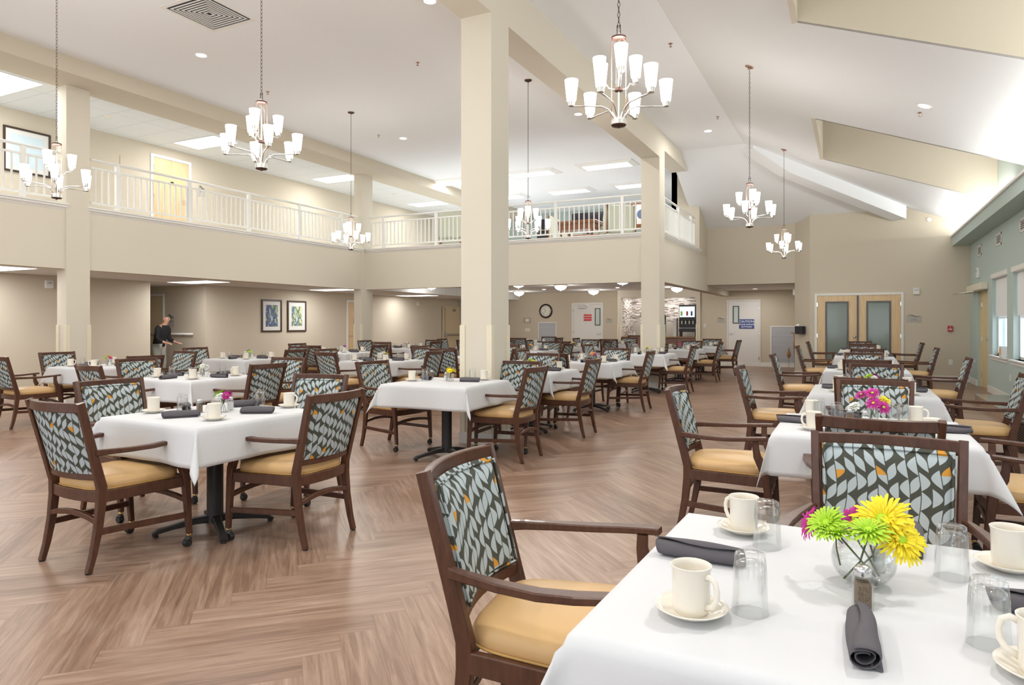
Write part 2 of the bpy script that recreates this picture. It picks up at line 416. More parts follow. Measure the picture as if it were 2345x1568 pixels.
def column(x0, x1, y0, y1, z0, z1, cat):
    o = struct('column', MB().box((x0,y0,z0),(x1,y1,z1)), cat)
    t, w, h = .012, .055, 1.345
    for cx, sx in ((x0,-1),(x1,1)):
        for cy, sy in ((y0,-1),(y1,1)):
            u = -sx; v = -sy
            poly = [(cx+sx*t,cy+sy*t),(cx+u*w,cy+sy*t),(cx+u*w,cy+v*.003),(cx+u*.003,cy+v*.003),(cx+u*.003,cy+v*w),(cx+sx*t,cy+v*w)]
            if sx*sy < 0: poly.reverse()
            g = MB().prism(poly, 2, .13, h)
            obj('corner_guard', g, 'cream_guard', o)
    s = .018; b = MB()
    b.box((x0-s,y0-s,0),(x1+s,y0,.13)); b.box((x0-s,y1,0),(x1+s,y1+s,.13)); b.box((x0-s,y0,0),(x0,y1,.13)); b.box((x1,y0,0),(x1+s,y1,.13))
    obj('baseboard', b, 'white_trim', o)
    return o
column(XC0, XC1, 6.70, 7.13, 0, 4.845, 'fascia_paint')
column(XC0, XC1, 14.08, 14.52, 0, 4.845, 'fascia_paint')
column(-11.6, -11.35, 6.60, 6.98, 0, 5.22, 'fascia_paint')
column(-11.6, -11.35, 13.98, 14.42, 0, 5.22, 'fascia_paint')

# balcony fronts (fascias) with slabs
struct('wall_balcony_left', MB().box((-11.58,-4.2,2.25),(XL,14.3,ZF+.02)), 'fascia_paint')
struct('wall_balcony_centre', MB().box((XL,YC,2.25),(XC1-.02,YC+.2,ZF+.02)), 'fascia_paint')
struct('wall_balcony_right', MB().box((XC1-.25,14.53,2.255),(XC1-.003,YV,ZF+.02)), 'fascia_paint')
struct('floor_gallery_left', MB().box((-13.6,-4.2,2.27),(-11.5,24.7,ZF)), 'tile_ceiling')
struct('floor_gallery_centre', MB().box((-11.5,YC+.1,2.52),(XC1-.1,24.7,ZF)), 'ceiling_paint')
def ledge(pts, side):    # crown shaped white cap along a balcony front
    m = MB(); prof = [(-.21,3.30),(.062,3.30),(.062,3.275),(.045,3.262),(.042,3.24),(.02,3.222),(.004,3.195),(-.21,3.195)]
    (ax, ay), (bx, by) = pts
    n = Vector(side); r0 = [(ax+n.x*o, ay+n.y*o, z) for o, z in prof]; r1 = [(bx+n.x*o, by+n.y*o, z) for o, z in prof]
    m.loft([r0, r1]); return m
struct('trim_1', ledge([(XL,-4.2),(XL,6.63)], (1,0)), 'white_trim')
struct('trim_2', ledge([(XL,6.94),(XL,14.0)], (1,0)), 'white_trim')
struct('trim_3', ledge([(-11.33,YC),(XC0,YC)], (0,-1)), 'white_trim')
struct('trim_4', ledge([(XC1,14.52),(XC1,18.26)], (1,0)), 'white_trim')

# left walls: lower with an alcove, upper
m = MB(); X = -13.55
m.box((X-.15,-4.2,0),(X,9.63,2.3)); m.box((X-.15,11.035,0),(X,24.7,2.3))
struct('wall_left_lower', m, 'wall_paint')
m = MB(); m.box((-16.7,9.48,0),(X-.15,9.63,2.3)); m.box((-16.7,11.035,0),(X-.15,11.2,2.3)); m.box((-16.8,9.4,0),(-16.7,11.3,2.3))
struct('wall_alcove', m, 'wall_paint'); struct('ceiling_alcove', MB().box((-16.8,9.4,2.27),(X,11.3,2.35)), 'tile_ceiling')
struct('wall_left_upper', MB().box((X-.15,-4.2,2.3),(X,24.7,6.6)), 'wall_paint')
m = MB(); m.box((X,-4.2,0),(X+.015,9.63,.13)); m.box((X,11.035,0),(X+.015,YB,.13)); struct('baseboard_left', m, 'white_trim')
struct('wall_return', MB().box((X,22.4,0),(-12.6,YB+.1,2.52)), 'wall_paint')
# centre back wall under the gallery
struct('wall_centre', MB().box((-13.6,YB,0),(-7.3,YB+.15,2.6)), 'wall_paint')
struct('wall_gallery_back', MB().box((-13.6,23.25,ZF),(-3.4,23.4,6.6)), 'green_paint')
struct('baseboard_centre', MB().box((-12.6,YB-.015,0),(-7.3,YB,.13)), 'white_trim')
# serving niche
m = MB()
m.box((-7.36,22.9,0),(-7.24,23.7,2.6)); m.box((-4.66,22.9,0),(-4.53,24.4,2.6)); m.box((-7.24,22.9,2.245),(-4.66,23.1,2.6))
struct('wall_niche', m, 'fascia_paint')
m = MB(); m.box((-7.26,23.1,.9),(-7.235,24.4,2.3)); m.box((-7.26,24.33,0),(-4.6,24.4,2.6)); struct('wall_niche_back', m, 'stone_tile')
struct('wall_niche_lower', MB().box((-7.26,24.28,.9),(-4.6,24.32,1.42)), 'plaque')
struct('ceiling_niche', MB().box((-7.3,23.0,2.5),(-4.5,24.5,2.56)), 'ceiling_paint')
g = MB()
for x in (-7.36, -4.66):
    g.box((x-.01,22.885,.13),(x+.045,22.9,1.345)); g.box((x+.075,22.885,.13),(x+.13,22.9,1.345))
struct('trim_guard', g, 'cream_guard')
# vestibule with the white door
struct('wall_vestibule_back', MB().box((-4.53,YV,0),(-1.3,YV+.15,2.6)), 'wall_paint')
struct('wall_vestibule_front', MB().box((XC1-.02,19.3,2.43),(-1.38,19.5,6.0)), 'wall_paint')
struct('ceiling_vestibule', MB().box((XC1,19.4,2.43),(-1.3,YV+.1,2.5)), 'ceiling_paint')
struct('wall_vestibule_right', MB().box((-1.38,19.32,0),(-1.2,YV+.1,6.0)), 'wall_paint')
m = MB(); m.prism([(-1.38,19.3),(-1.0,YF),(-1.0,YF+.3),(-1.3,19.5)], 2, 0, 6.0); struct('wall_angled', m, 'wall_paint')
struct('baseboard_vestibule', MB().box((-4.5,YV-.015,0),(-1.38,YV,.13)), 'white_trim')
m = MB(); m.prism([(-1.39,19.3),(-1.0,YF-.015),(-1.0,YF),(-1.38,19.32)], 2, 0, .13); struct('baseboard_angled', m, 'white_trim')
m = MB(); m.box((-4.35,18.2,ZF),(XC1,19.4,5.6)); m.box((-4.35,18.2,ZF),(-4.2,23.3,5.6)); struct('wall_stub', m, 'wall_paint')
# far wall with the double doors
struct('wall_far', MB().box((-1.0,YF,0),(2.6,YF+.15,6.0)), 'wall_paint')
m = MB(); m.box((-1.0,YF-.015,0),(-.9,YF,.13)); m.box((1.1,YF-.015,0),(2.42,YF,.13)); struct('baseboard_far', m, 'white_trim')
# right wall with windows
WIN = [(14.66,16.06),(12.73,14.13),(10.8,12.2),(8.87,10.27),(6.94,8.34),(5.01,6.41),(3.08,4.48),(1.15,2.55),(-.78,.62)]
m = MB(); X = 2.42; zs, zt = .757, 2.25
segs = []; y = -4.2
for a, b in sorted(WIN): segs.append((y, a)); y = b
segs += [(y, 16.62), (17.85, YF)]
for a, b in segs: m.box((X,a,0),(X+.2,b,3.6))
for a, b in WIN: m.box((X,a,0),(X+.2,b,zs)); m.box((X,a,zt),(X+.2,b,3.6))
m.box((X,16.62,2.05),(X+.2,17.85,3.6))
struct('wall_right', m, 'green_paint')
m = MB(); m.box((X-.015,-4.2,0),(X,16.55,.13)); m.box((X-.015,17.92,0),(X,YF,.13)); struct('baseboard_right', m, 'white_trim')
m = MB(); m.box((X+.2,-4.2,3.3),(X+.3,19.2,6.6))
for a,b in ((-4.4,D[0][0]-.06),(D[0][1]+.06,D[1][0]-.06),(D[1][1]+.06,19.2)): m.box((X+.05,a,3.6),(X+.2,b,6.6))
m.v = m.v[8:]; m.f = [tuple(i-8 for i in f) for f in m.f[6:]]; m.m = m.m[6:]
struct('wall_right_upper', m, 'green_paint')
for k, (a, b) in enumerate(WIN):
    f = MB(); t = .045
    f.box((X+.09,a,zs),(X+.15,a+t,zt)); f.box((X+.09,b-t,zs),(X+.15,b,zt)); f.box((X+.09,a,zs),(X+.15,b,zs+t)); f.box((X+.09,a,zt-t),(X+.15,b,zt)); f.box((X+.1,a,1.46),(X+.14,b,1.5))
    w = struct('window_%d' % (k+1), f, 'white_trim')
    obj('window_sill', MB().bbox((X-.06,a-.08,zs-.03),(X+.1,b+.08,zs),.008).box((X-.02,a-.04,zs-.09),(X,b+.04,zs-.03)), 'white_trim', w)
    obj('shade_valance', MB().bbox((X-.03,a-.03,zt-.02),(X+.06,b+.03,zt+.07),.01), 'white_trim', w)
    obj('roller_shade', MB().box((X+.06,a+.02,1.52),(X+.065,b-.02,zt)).bbox((X+.055,a+.02,1.50),(X+.07,b-.02,1.525),.003), 'roller_shade', w)
    obj('window_pane', MB().box((X+.118,a+t,zs+t),(X+.122,b-t,zt-t)), 'window_glass', w)
# cove ledge over the right wall
struct('trim_soffit', MB().box((2.07,-4.2,3.18),(X,YF,3.39)), 'green_paint')
struct('trim_soffit_cap', MB().bbox((2.035,-4.2,3.39),(2.12,YF,3.435),.006), 'white_trim')
for y, l in ((1.0, 8.0), (9.5, 7.0), (16.4, 4.6)):
    light('AREA', 'cove_strip_lamp', (2.27, y, 3.44), P_COVE*l, (1,.99,.97), .12, l, rot=(0, R(180-8), 0))
# unseen wall behind the camera, tall openings added to let in soft fill light
m = MB(); m.box((-16.7,-4.4,0),(2.7,-4.2,.4)); m.box((-16.7,-4.4,2.3),(2.7,-4.2,3.0)); m.box((-16.7,-4.4,5.1),(2.7,-4.2,6.6))
for x in (-16.7,-13.5,-10.3,-7.1,-3.9,-.7,2.4): m.box((x,-4.4,0),(x+.35,-4.2,6.6))
struct('wall_back', m, 'wall_paint')

# ================================================================ doors
def text(s, size, parent, loc, mt='white_ink', ext=.001, name='lettering', rot=(pi/2,0,0), bold=0):
    c = bpy.data.curves.new(name+'_text', 'FONT'); c.body = s; c.size = size; c.align_x = 'CENTER'; c.align_y = 'CENTER'; c.extrude = ext; c.offset = bold
    t = bpy.data.objects.new('tmp', c); COL.objects.link(t); dg = bpy.context.evaluated_depsgraph_get(); dg.update()
    me = bpy.data.meshes.new_from_object(t.evaluated_get(dg)); bpy.data.objects.remove(t); bpy.data.curves.remove(c)
    me.materials.clear(); me.materials.append(MAT[mt])
    o = bpy.data.objects.new(name, me); COL.objects.link(o); o.parent = parent; o.location = loc; o.rotation_euler = rot
    return o
def lever(parent, x, z, s=1, mt='chrome'):
    h = MB(); h.lathe([(.027,0),(.027,.008),(.012,.012),(.012,.05)], 12); h.v = [(x+a, -.0-c, z+b) for a,b,c in h.v]
    h.sweep([(x,-.05,z),(x+s*.02,-.055,z),(x+s*.12,-.052,z)], (.016,.012))
    return obj('handle', h, mt, parent, 40)
def door(n, loc, rz, w, h, leafmat, framemat='white_trim', hinge=None, frame=.055, leafs=1):
    f = MB(); d = .022
    f.box((0,-d,0),(frame,.02,h)); f.box((w-frame,-d,0),(w,.02,h)); f.box((frame,-d,h-frame),(w-frame,.02,h))
    r = struct('door_%d' % n, f, framemat); r.location = loc; r.rotation_euler = (0,0,rz)
    ls = []; lw = (w-2*frame)/leafs
    for k in range(leafs):
        a = frame+k*lw+.004
        l = obj('door_leaf', MB().bbox((a,-.012,.01),(a+lw-.008,.015,h-frame-.004),.003), leafmat, r); ls.append((l, a, a+lw-.008))
    if hinge is not None:
        for l, a, b in ls:
            hx = a if (hinge == 'L' or (hinge == 'B' and l is ls[0][0])) else b
            for z in (.25, h*.5, h-.28): obj('hinge', MB().box((hx-.012,-.026,z-.05),(hx+.012,-.012,z+.05)), 'chrome', l)
    return r, ls
def lite(l, x0, x1, z0, z1, glass, t=.035, mt='dark_frame'):
    f = MB(); f.box((x0,-.028,z0),(x0+t,-.012,z1)); f.box((x1-t,-.028,z0),(x1,-.012,z1)); f.box((x0+t,-.028,z0),(x1-t,-.012,z0+t)); f.box((x0+t,-.028,z1-t),(x1-t,-.012,z1))
    obj('lite_frame', f, mt, l); obj('glass_pane', MB().box((x0+t,-.016,z0+t),(x1-t,-.013,z1-t)), glass, l)
# double maple doors
r, ls = door(1, (-.885,YF-.002,0), 0, 1.965, 2.125, 'door_maple', hinge='B', leafs=2)
lite(ls[0][0], .245, .775, .36, 1.92, 'door_glass', .04); lite(ls[1][0], 1.165, 1.70, .36, 1.92, 'door_glass', .04)
obj('astragal', MB().box((.955,-.03,.01),(1.0,-.012,2.06)), 'dark_frame', ls[1][0])
k = MB().lathe([(.0,0),(.03,.0),(.03,.01),(.013,.014),(.013,.03),(.028,.045),(.03,.06),(.018,.072),(0,.074)], 16); k.v = [(.905+x, -.012-z, 1.045+y) for x,y,z in k.v]; obj('knob', k, 'chrome', ls[0][0], True)
# white vestibule door
r, ls = door(2, (-3.695,YV-.002,0), 0, 1.04, 2.13, 'door_white', 'door_white', hinge='R', frame=.04)
lite(ls[0][0], .19, .385, 1.37, 1.94, 'door_lite', .03); lever(ls[0][0], .10, 1.06)
# kitchen door under the clock
r, ls = door(3, (-9.345,YB-.002,0), 0, 1.22, 2.13, 'door_white', 'white_trim', hinge='L')
lite(ls[0][0], .905, 1.115, 1.30, 1.93, 'door_lite', .03); lever(ls[0][0], 1.10, 1.0, -1)
c_ = obj('door_closer', MB().bbox((.28,-.07,1.93),(.56,-.012,2.0),.008).sweep([(.42,-.05,2.0),(.60,-.10,2.04),(.74,-.03,2.055)], (.02,.008)), 'nickel', ls[0][0])
# maple suite door on the upper gallery
r, ls = door(4, (-13.548,9.63,ZF), R(90), 1.0, 1.84, 'door_maple', 'white_trim', hinge='L', frame=.06)
lever(ls[0][0], .86, .92, -1, 'nickel')
obj('peephole', MB().box((.48,-.02,1.28),(.55,-.012,1.31)), 'black_plastic', ls[0][0])
# exit door folded back against the left wall
r = obj('exit_door', MB().bbox((0,-.03,.01),(1.15,.015,2.005),.006), 'door_cream'); r.location = (-13.51,21.25,0); r.rotation_euler = (0,0,R(90)); r.name = 'door_5'; r['kind'] = 'structure'
obj('panic_bar', MB().bbox((.10,-.11,.93),(1.06,-.05,.985),.01).bbox((.07,-.12,.88),(.15,-.03,1.04),.01), 'nickel', r)
obj('vertical_rod', MB().box((.10,-.05,1.04),(.115,-.035,1.93)).box((.09,-.06,1.86),(.125,-.03,1.95)), 'nickel', r)
obj('room_plate', MB().bbox((.62,-.045,1.82),(.86,-.03,1.92),.004), 'nickel', r)
# alcove door, art-wall door, right exit door
r, ls = door(6, (-15.95,11.033,0), 0, .95, 2.09, 'door_cream', 'white_trim', hinge='L')
r, ls = door(7, (-13.548,15.98,0), R(90), 1.0, 2.07, 'door_maple', 'white_trim', hinge='R'); lever(ls[0][0], .12, 1.0)
obj('room_plate', MB().box((.3,-.02,1.35),(.42,-.012,1.5)), 'plaque', ls[0][0])
r, ls = door(8, (2.50,17.85,0), R(-90), 1.23, 2.05, 'yellow_maple', 'yellow_maple', hinge='L')
h_ = obj('latch', MB().bbox((1.0,-.07,1.0),(1.14,-.02,1.06),.01), 'brass', ls[0][0])
o = thing('door_operator', 'pale automatic door closer box over the exit at the right', 'door closer', (2.42,17.9,2.06), 0)
obj('housing', MB().bbox((-.13,-1.36,0),(0,.55,.14),.01), 'plastic_cream', o); obj('swing_arm', MB().sweep([(-.06,-.3,0),(-.35,-.1,-.03),(-.42,.3,-.03),(-.05,.45,-.01)], (.03,.012)), 'nickel', o)
# brown door at the far end of the left gallery
r, ls = door(9, (-13.1,23.248,ZF), 0, 1.05, 2.0, 'door_maple', 'white_trim', hinge='L')
# access panels beside the suite door
for y0, w in ((8.95,.36),): 
    o = obj('access_panel', MB().box((0,-.008,0),(w,0,1.62)), 'wall_paint'); o.location = (-13.548,y0,ZF+.02); o.rotation_euler = (0,0,R(90)); tag(o, 'beige painted access panel beside the suite door upstairs', 'panel')

# ================================================================ railings
def railing(label, a, b, posts, along, ends=(True,True), spacing=.117, skip=None):
    # a,b: (x,y) ends at floor level ZF+.1 ; posts: distances from a
    a = Vector((*a,0)); b = Vector((*b,0)); L = (b-a).length; t = (b-a)/L
    r = thing('balcony_railing', label, 'railing', (a.x,a.y,3.30), math.atan2(t.y,t.x), 'white balcony railings')
    z = lambda v: v-3.30
    obj('handrail', MB().sweep([(0,0,z(4.115)),(L,0,z(4.115))], (.055,.045), rnd=10), 'white_rail', r, 40)
    obj('upper_rail', MB().box((.0,-.018,z(3.965)),(L,.018,z(3.995))), 'white_rail', r)
    obj('lower_rail', MB().box((.0,-.018,z(3.375)),(L,.018,z(3.405))), 'white_rail', r)
    p0 = None
    for d in posts:
        if p0 is None: p0 = obj('post', MB().box((-.032,-.032,z(3.30)),(.032,.032,z(4.10))), 'white_rail', r, loc=(d,0,0))
        else: dup(p0, r, (d,0,0))
    b0 = None; n = int(L/spacing)
    for k in range(1, n+1):
        d = k*spacing-.03
        if any(abs(d-p) < .05 for p in posts) or d > L-.02: continue
        if b0 is None: b0 = obj('baluster', MB().box((-.011,-.011,z(3.40)),(.011,.011,z(3.97))), 'white_rail', r, loc=(d,0,0))
        else: dup(b0, r, (d,0,0))
    return r
railing('white balcony railing left of the leftmost upstairs column', (-11.44,2.6), (-11.44,6.56), [.4,1.9,3.4], 1)
railing('long white balcony railing between the two left columns', (-11.44,7.04), (-11.44,13.92), [.47,1.9,3.35,4.8,6.25], 1)
railing('white balcony railing across the centre gallery, crossing behind the big pillar', (-11.28,14.22), (-4.05,14.22), [.45,2.05,3.65,5.26,6.82], 0)
railing('short white balcony railing right of the slim pillar', (-3.70,14.6), (-3.70,18.0), [.12,1.5,2.9], 0)
# ================================================================ FURNITURE PROTOTYPES
def arc(p, q, bow, n=7, axis=1):
    out = []
    for k in range(n):
        t = k/(n-1); v = [p[i]+(q[i]-p[i])*t for i in range(3)]; v[axis] += bow*4*t*(1-t); out.append(tuple(v))
    return out
def make_chair():
    r = thing('dining_armchair', 'x', 'chair')
    W = 'chair_wood'
    def back_y(z): return -.213-(z-.46)*.262          # plane of the leaning back
    for s in (-1, 1):
        pts = [(s*.224,-.282,.006),(s*.224,-.256,.10),(s*.224,-.229,.24),(s*.225,-.214,.38),(s*.228,-.213,.46),(s*.231,back_y(.56),.56),(s*.236,back_y(.70),.70),(s*.243,back_y(.86),.86),(s*.246,back_y(.935),.935)]
        sec = [(.030,.032),(.031,.036),(.032,.044),(.034,.050),(.034,.052),(.032,.048),(.031,.044),(.030,.040),(.030,.038)]
        leg = obj('rear_leg', MB().sweep(pts, sec, up=(0,1,0)), W, r)
        obj('glide', MB().lathe([(.015,0),(.016,.007)], 10, (s*.224,-.282,0)), 'black_rubber', leg)
        pts = [(s*.283,.292,.075),(s*.284,.285,.16),(s*.285,.275,.30),(s*.286,.266,.40),(s*.287,.258,.46),(s*.289,.236,.51),(s*.291,.212,.56),(s*.293,.204,.61),(s*.294,.205,.655)]
        sec = [(.030,.030),(.033,.034),(.037,.040),(.040,.046),(.040,.050),(.038,.050),(.035,.044),(.032,.036),(.032,.034)]
        leg = obj('front_leg', MB().sweep(pts, sec, up=(0,1,0)), W, r)
        ca = MB().lathe([(.015,.062),(.017,.066),(.017,.076),(.015,.078)], 12, (s*.283,.292,0), 0)
        ca.sweep([(s*.283-.016,.278,.024),(s*.283+.016,.278,.024)], (.048,.048), up=(0,0,1), rnd=12, m=1)
        ca.lathe([(.008,.03),(.020,.038),(.022,.048),(.012,.062)], 10, (s*.283,.284,0), 1)
        obj('caster', ca, ['brass', 'black_rubber'], leg, 50)
        pts = [(s*.243,back_y(.655)+.012,.655),(s*.262,-.20,.656),(s*.292,-.09,.655),(s*.312,.03,.656),(s*.316,.13,.662),(s*.308,.215,.668),(s*.300,.262,.670)]
        obj('armrest', MB().sweep(pts, [(.026,.034),(.030,.030),(.040,.026),(.048,.024),(.050,.023),(.048,.022),(.044,.022)], ch=.35), W, r)
        obj('side_stretcher', MB().sweep([(s*.224,-.232,.215),(s*.284,.283,.195)], (.022,.034)), W, r)
    obj('cross_stretcher', MB().sweep(arc((-.285,.272,.285),(.285,.272,.285),.03,7,2), (.024,.030)), W, r)
    obj('cross_stretcher', MB().sweep(arc((-.223,-.232,.27),(.223,-.232,.27),.03,7,2), (.024,.030)), W, r)
    yt = back_y(.908)
    obj('top_rail', MB().sweep(arc((-.236,yt,.908),(.236,yt,.908),-.048,11), (.026,.052), ch=.3), W, r, 40)
    yt = back_y(.518)
    obj('lower_back_rail', MB().sweep(arc((-.224,yt+.004,.518),(.224,yt+.004,.518),-.040,9), (.026,.040), ch=.3), W, r, 40)
    # seat frame
    out = []
    for x, y in ((-.225,-.205),(-.283,.262),(.283,.262),(.225,-.205)): out.append((x, y))
    fr = MB()
    fr.sweep([(-.230,-.20,.405),(-.283,.255,.405)], (.026,.062)); fr.sweep([(.230,-.20,.405),(.283,.255,.405)], (.026,.062))
    fr.sweep(arc((-.283,.262,.405),(.283,.262,.405),.03,9), (.026,.062)); fr.sweep(arc((-.225,-.212,.405),(.225,-.212,.405),-.03,9), (.026,.062))
    obj('seat_frame', fr, W, r, 40)
    # upholstered seat: superellipse rings, domed
    def outline(k, n, g):      # rounded trapezoid
        t = 2*pi*k/n; cx, sy = cos(t), sin(t)
        e = .42; x = abs(cx)**e*(1 if cx > 0 else -1); y = abs(sy)**e*(1 if sy > 0 else -1)
        wx = .246+.030*y
        return (x*wx*g, .022+y*.256*g)
    n = 40; rings = []
    for g, z in ((.93,.432),(.985,.438),(1.0,.452),(1.0,.470),(.965,.487),(.87,.501),(.68,.511),(.42,.517),(.15,.519)):
        rings.append([(*outline(k,n,g), z) for k in range(n)])
    seat = obj('seat', MB().loft(rings), 'seat_vinyl', r, True)
    pp = [(*outline(k,n,1.0), .440) for k in range(n)]
    obj('seat_piping', MB().sweep(pp, (.009,.009), rnd=6, closed=True), 'seat_piping', seat, True)
    # upholstered back: bowed cushion
    nx, nz = 14, 14
    def bp(u, w, side):   # u across -1..1, w up 0..1
        z = .534+w*.350; x = u*(.209+.011*w)
        edge = (1-abs(u)**6)*(1-abs(2*w-1)**8)
        bow = -.043*(1-u*u)
        y = back_y(z)+bow
        if side > 0: return (x, y+.012+.034*edge**.5, z+.012*(1-edge))
        return (x, y-.010-.004*edge, z)
    m = MB(); vs = []; 
    for side in (1, -1):
        for b_ in range(nz+1):
            for a_ in range(nx+1): vs.append(bp(2*a_/nx-1, b_/nz, side))
    N1 = (nx+1)*(nz+1); fs = []
    for b_ in range(nz):
        for a_ in range(nx):
            q = b_*(nx+1)+a_
            fs.append((q+1, q, q+nx+1, q+nx+2)); fs.append((N1+q, N1+q+1, N1+q+nx+2, N1+q+nx+1))
    for a_ in range(nx): fs.append((a_, a_+1, N1+a_+1, N1+a_)); q = nz*(nx+1)+a_; fs.append((q+1, q, N1+q, N1+q+1))
    for b_ in range(nz): q = b_*(nx+1); fs.append((q+nx+1, q, N1+q, N1+q+nx+1)); q += nx; fs.append((q, q+nx+1, N1+q+nx+1, N1+q))
    m.add(vs, fs)
    pad = obj('back_cushion', m, 'chair_fabric', r, 50, uv=lambda co: (co.x+1, co.z+1))
    loop = []
    def pt(u, w): p = bp(u*.965, .018+w*.964, 1); return (p[0], back_y(p[2])-.043*(1-u*u*.93)+.030, p[2])
    for k in range(10): loop.append(pt(-1+2*k/10, 0))
    for k in range(10): loop.append(pt(1, k/10))
    for k in range(10): loop.append(pt(1-2*k/10, 1))
    for k in range(10): loop.append(pt(-1, 1-k/10))
    obj('back_piping', MB().sweep(loop, (.009,.009), up=(0,1,.01), rnd=6, closed=True), 'chair_fabric', pad, True, uv=lambda co: (co.x+1, co.z+1))
    return r
CHAIR = make_chair()

def make_table():
    r = thing('pedestal_table', 'x', 'table')
    obj('tabletop', MB().bbox((-.47,-.47,.732),(.47,.47,.762),.006), 'table_laminate', r)
    obj('pedestal', MB().lathe([(.055,.05),(.052,.07),(.052,.70),(.09,.715),(.09,.732)], 24), 'black_metal', r, 40)
    for k in range(4):
        a = k*pi/2+R(-29); d = Vector((cos(a), sin(a), 0))
        pts = [d*.02+Vector((0,0,.075)), d*.12+Vector((0,0,.072)), d*.26+Vector((0,0,.048)), d*.34+Vector((0,0,.034)), d*.37+Vector((0,0,.018))]
        q = MB().sweep(pts, [(.060,.050),(.052,.040),(.044,.026),(.050,.024),(.044,.018)], ch=.3)
        q.lathe([(.014,0),(.018,.004),(.018,.014)], 10, tuple(d*.352))
        obj('foot', q, 'black_metal', r)
    return r
TABLE = make_table()
def make_cloth(seed, over=.225, half=.478):
    rn = random.Random(seed); L = half+over; n = 56; m = MB(); vs = []
    ph = [rn.uniform(0, 6.28) for _ in range(8)]; ro = [rn.uniform(.9, 1.12) for _ in range(4)]
    g = []
    for k in range(n+1):
        t = -1+2*k/n
        # denser near the table edge
        g.append(t*L)
    def P(x, y):
        ax, ay = abs(x), abs(y); sx = 1 if x >= 0 else -1; sy = 1 if y >= 0 else -1
        ex, ey = max(0, ax-half), max(0, ay-half)
        if ex == 0 and ey == 0:
            d = min(half-ax, half-ay); z = .7665
            if d < .018: z -= .004*(1-d/.018)**2
            return (x, y, z)
        rr = math.hypot(ex, ey); drop = max(0, rr-.004)
        if ex > 0 and ey > 0:
            a = math.atan2(ey, ex); s2 = sin(2*a); q = ph[(0 if sx > 0 else 1)+(0 if sy > 0 else 2)]
            bul = rr*(.40+.06*sin(q))*s2; sw = rr*.14*sin(q+3*a)*s2
            X = half+.006+bul*.72+ex*.05*cos(a); Y = half+.006+bul*.72+ey*.05*sin(a)
            return (sx*(X+sw*.6), sy*(Y-sw*.6), .7625-drop*(1-.07*s2))
        if ex > 0:
            w = sin(y*9+ph[4])*.010+sin(y*17+ph[5])*.005; ce = (ay/half)**4*.02
            return (sx*(half+.006+ex*(.05+w*3)+w*ex*2+ce*ex*3), y, .7625-drop)
        w = sin(x*9+ph[6])*.010+sin(x*17+ph[7])*.005; ce = (ax/half)**4*.02
        return (x, sy*(half+.006+ey*(.05+w*3)+w*ey*2+ce*ey*3), .7625-drop)
    for b_ in range(n+1):
        for a_ in range(n+1): vs.append(P(g[a_], g[b_]))
    fs = [(b_*(n+1)+a_, b_*(n+1)+a_+1, (b_+1)*(n+1)+a_+1, (b_+1)*(n+1)+a_) for b_ in range(n) for a_ in range(n)]
    m.add(vs, fs); o = obj('tablecloth', m, 'cloth_white', None, True)
    md = o.modifiers.new('thick', 'SOLIDIFY'); md.thickness = .0016; md.offset = 1
    return o
CLOTHS = [make_cloth(k) for k in range(4)]

def make_mug():
    p = [(0,.004),(.026,.004),(.028,.0),(.0315,.0),(.0335,.004),(.036,.010),(.037,.02),(.0385,.085),(.0405,.0935),(.0412,.096),(.0395,.097),(.0365,.094),(.0345,.085),(.033,.014),(.028,.008),(0,.0075)]
    o = obj('coffee_mug', MB().lathe(p, 32), 'ceramic', None, 50)
    pts = [(.034,0,.078),(.048,0,.083),(.060,0,.076),(.065,0,.060),(.063,0,.042),(.055,0,.028),(.035,0,.019)]
    obj('handle', MB().sweep(pts, [(.013,.010),(.012,.009),(.012,.009),(.012,.009),(.012,.009),(.012,.009),(.014,.010)], up=(0,1,0), rnd=10), 'ceramic', o, True)
    return o
def make_saucer():
    p = [(0,.003),(.028,.003),(.030,0),(.034,0),(.036,.004),(.058,.012),(.0715,.020),(.073,.0215),(.0715,.023),(.058,.0165),(.038,.0085),(.034,.0075),(0,.0070)]
    return obj('saucer', MB().lathe(p, 40), 'ceramic', None, True)
def make_tumbler():
    H = .122
    def fl(a, z): return .0011*cos(20*a)*max(0, min(1, (z-.045)/.03))
    outer = [(.0362,0),(.0366,.0015),(.0350,.03),(.0336,.06),(.0318,.09),(.0305,.103),(.0300,.110),(.0290,.1195),(.0265,H)]
    inner = [(.0200,H-.001),(.0,H-.001)]
    # closed end up: solid base, rim on the cloth
    m = MB(); seg = 60; rings = []
    for r_, z in outer: rings.append([((r_+fl(2*pi*i/seg, z))*cos(2*pi*i/seg), (r_+fl(2*pi*i/seg, z))*sin(2*pi*i/seg), z) for i in range(seg)])
    rings.append([(.004*cos(2*pi*i/seg), .004*sin(2*pi*i/seg), H) for i in range(seg)])
    inn = [(.0352,.0),(.0348,.0015),(.0334,.03),(.0318,.06),(.0296,.09),(.0282,.1),(.020,.1055),(.004,.1065)]
    ri = [[(a*cos(2*pi*i/seg), a*sin(2*pi*i/seg), z) for i in range(seg)] for a, z in inn]
    allr = list(reversed(ri))+rings
    m.loft(allr, 0, True)
    return obj('drinking_glass', m, 'clear_glass', None, 60)
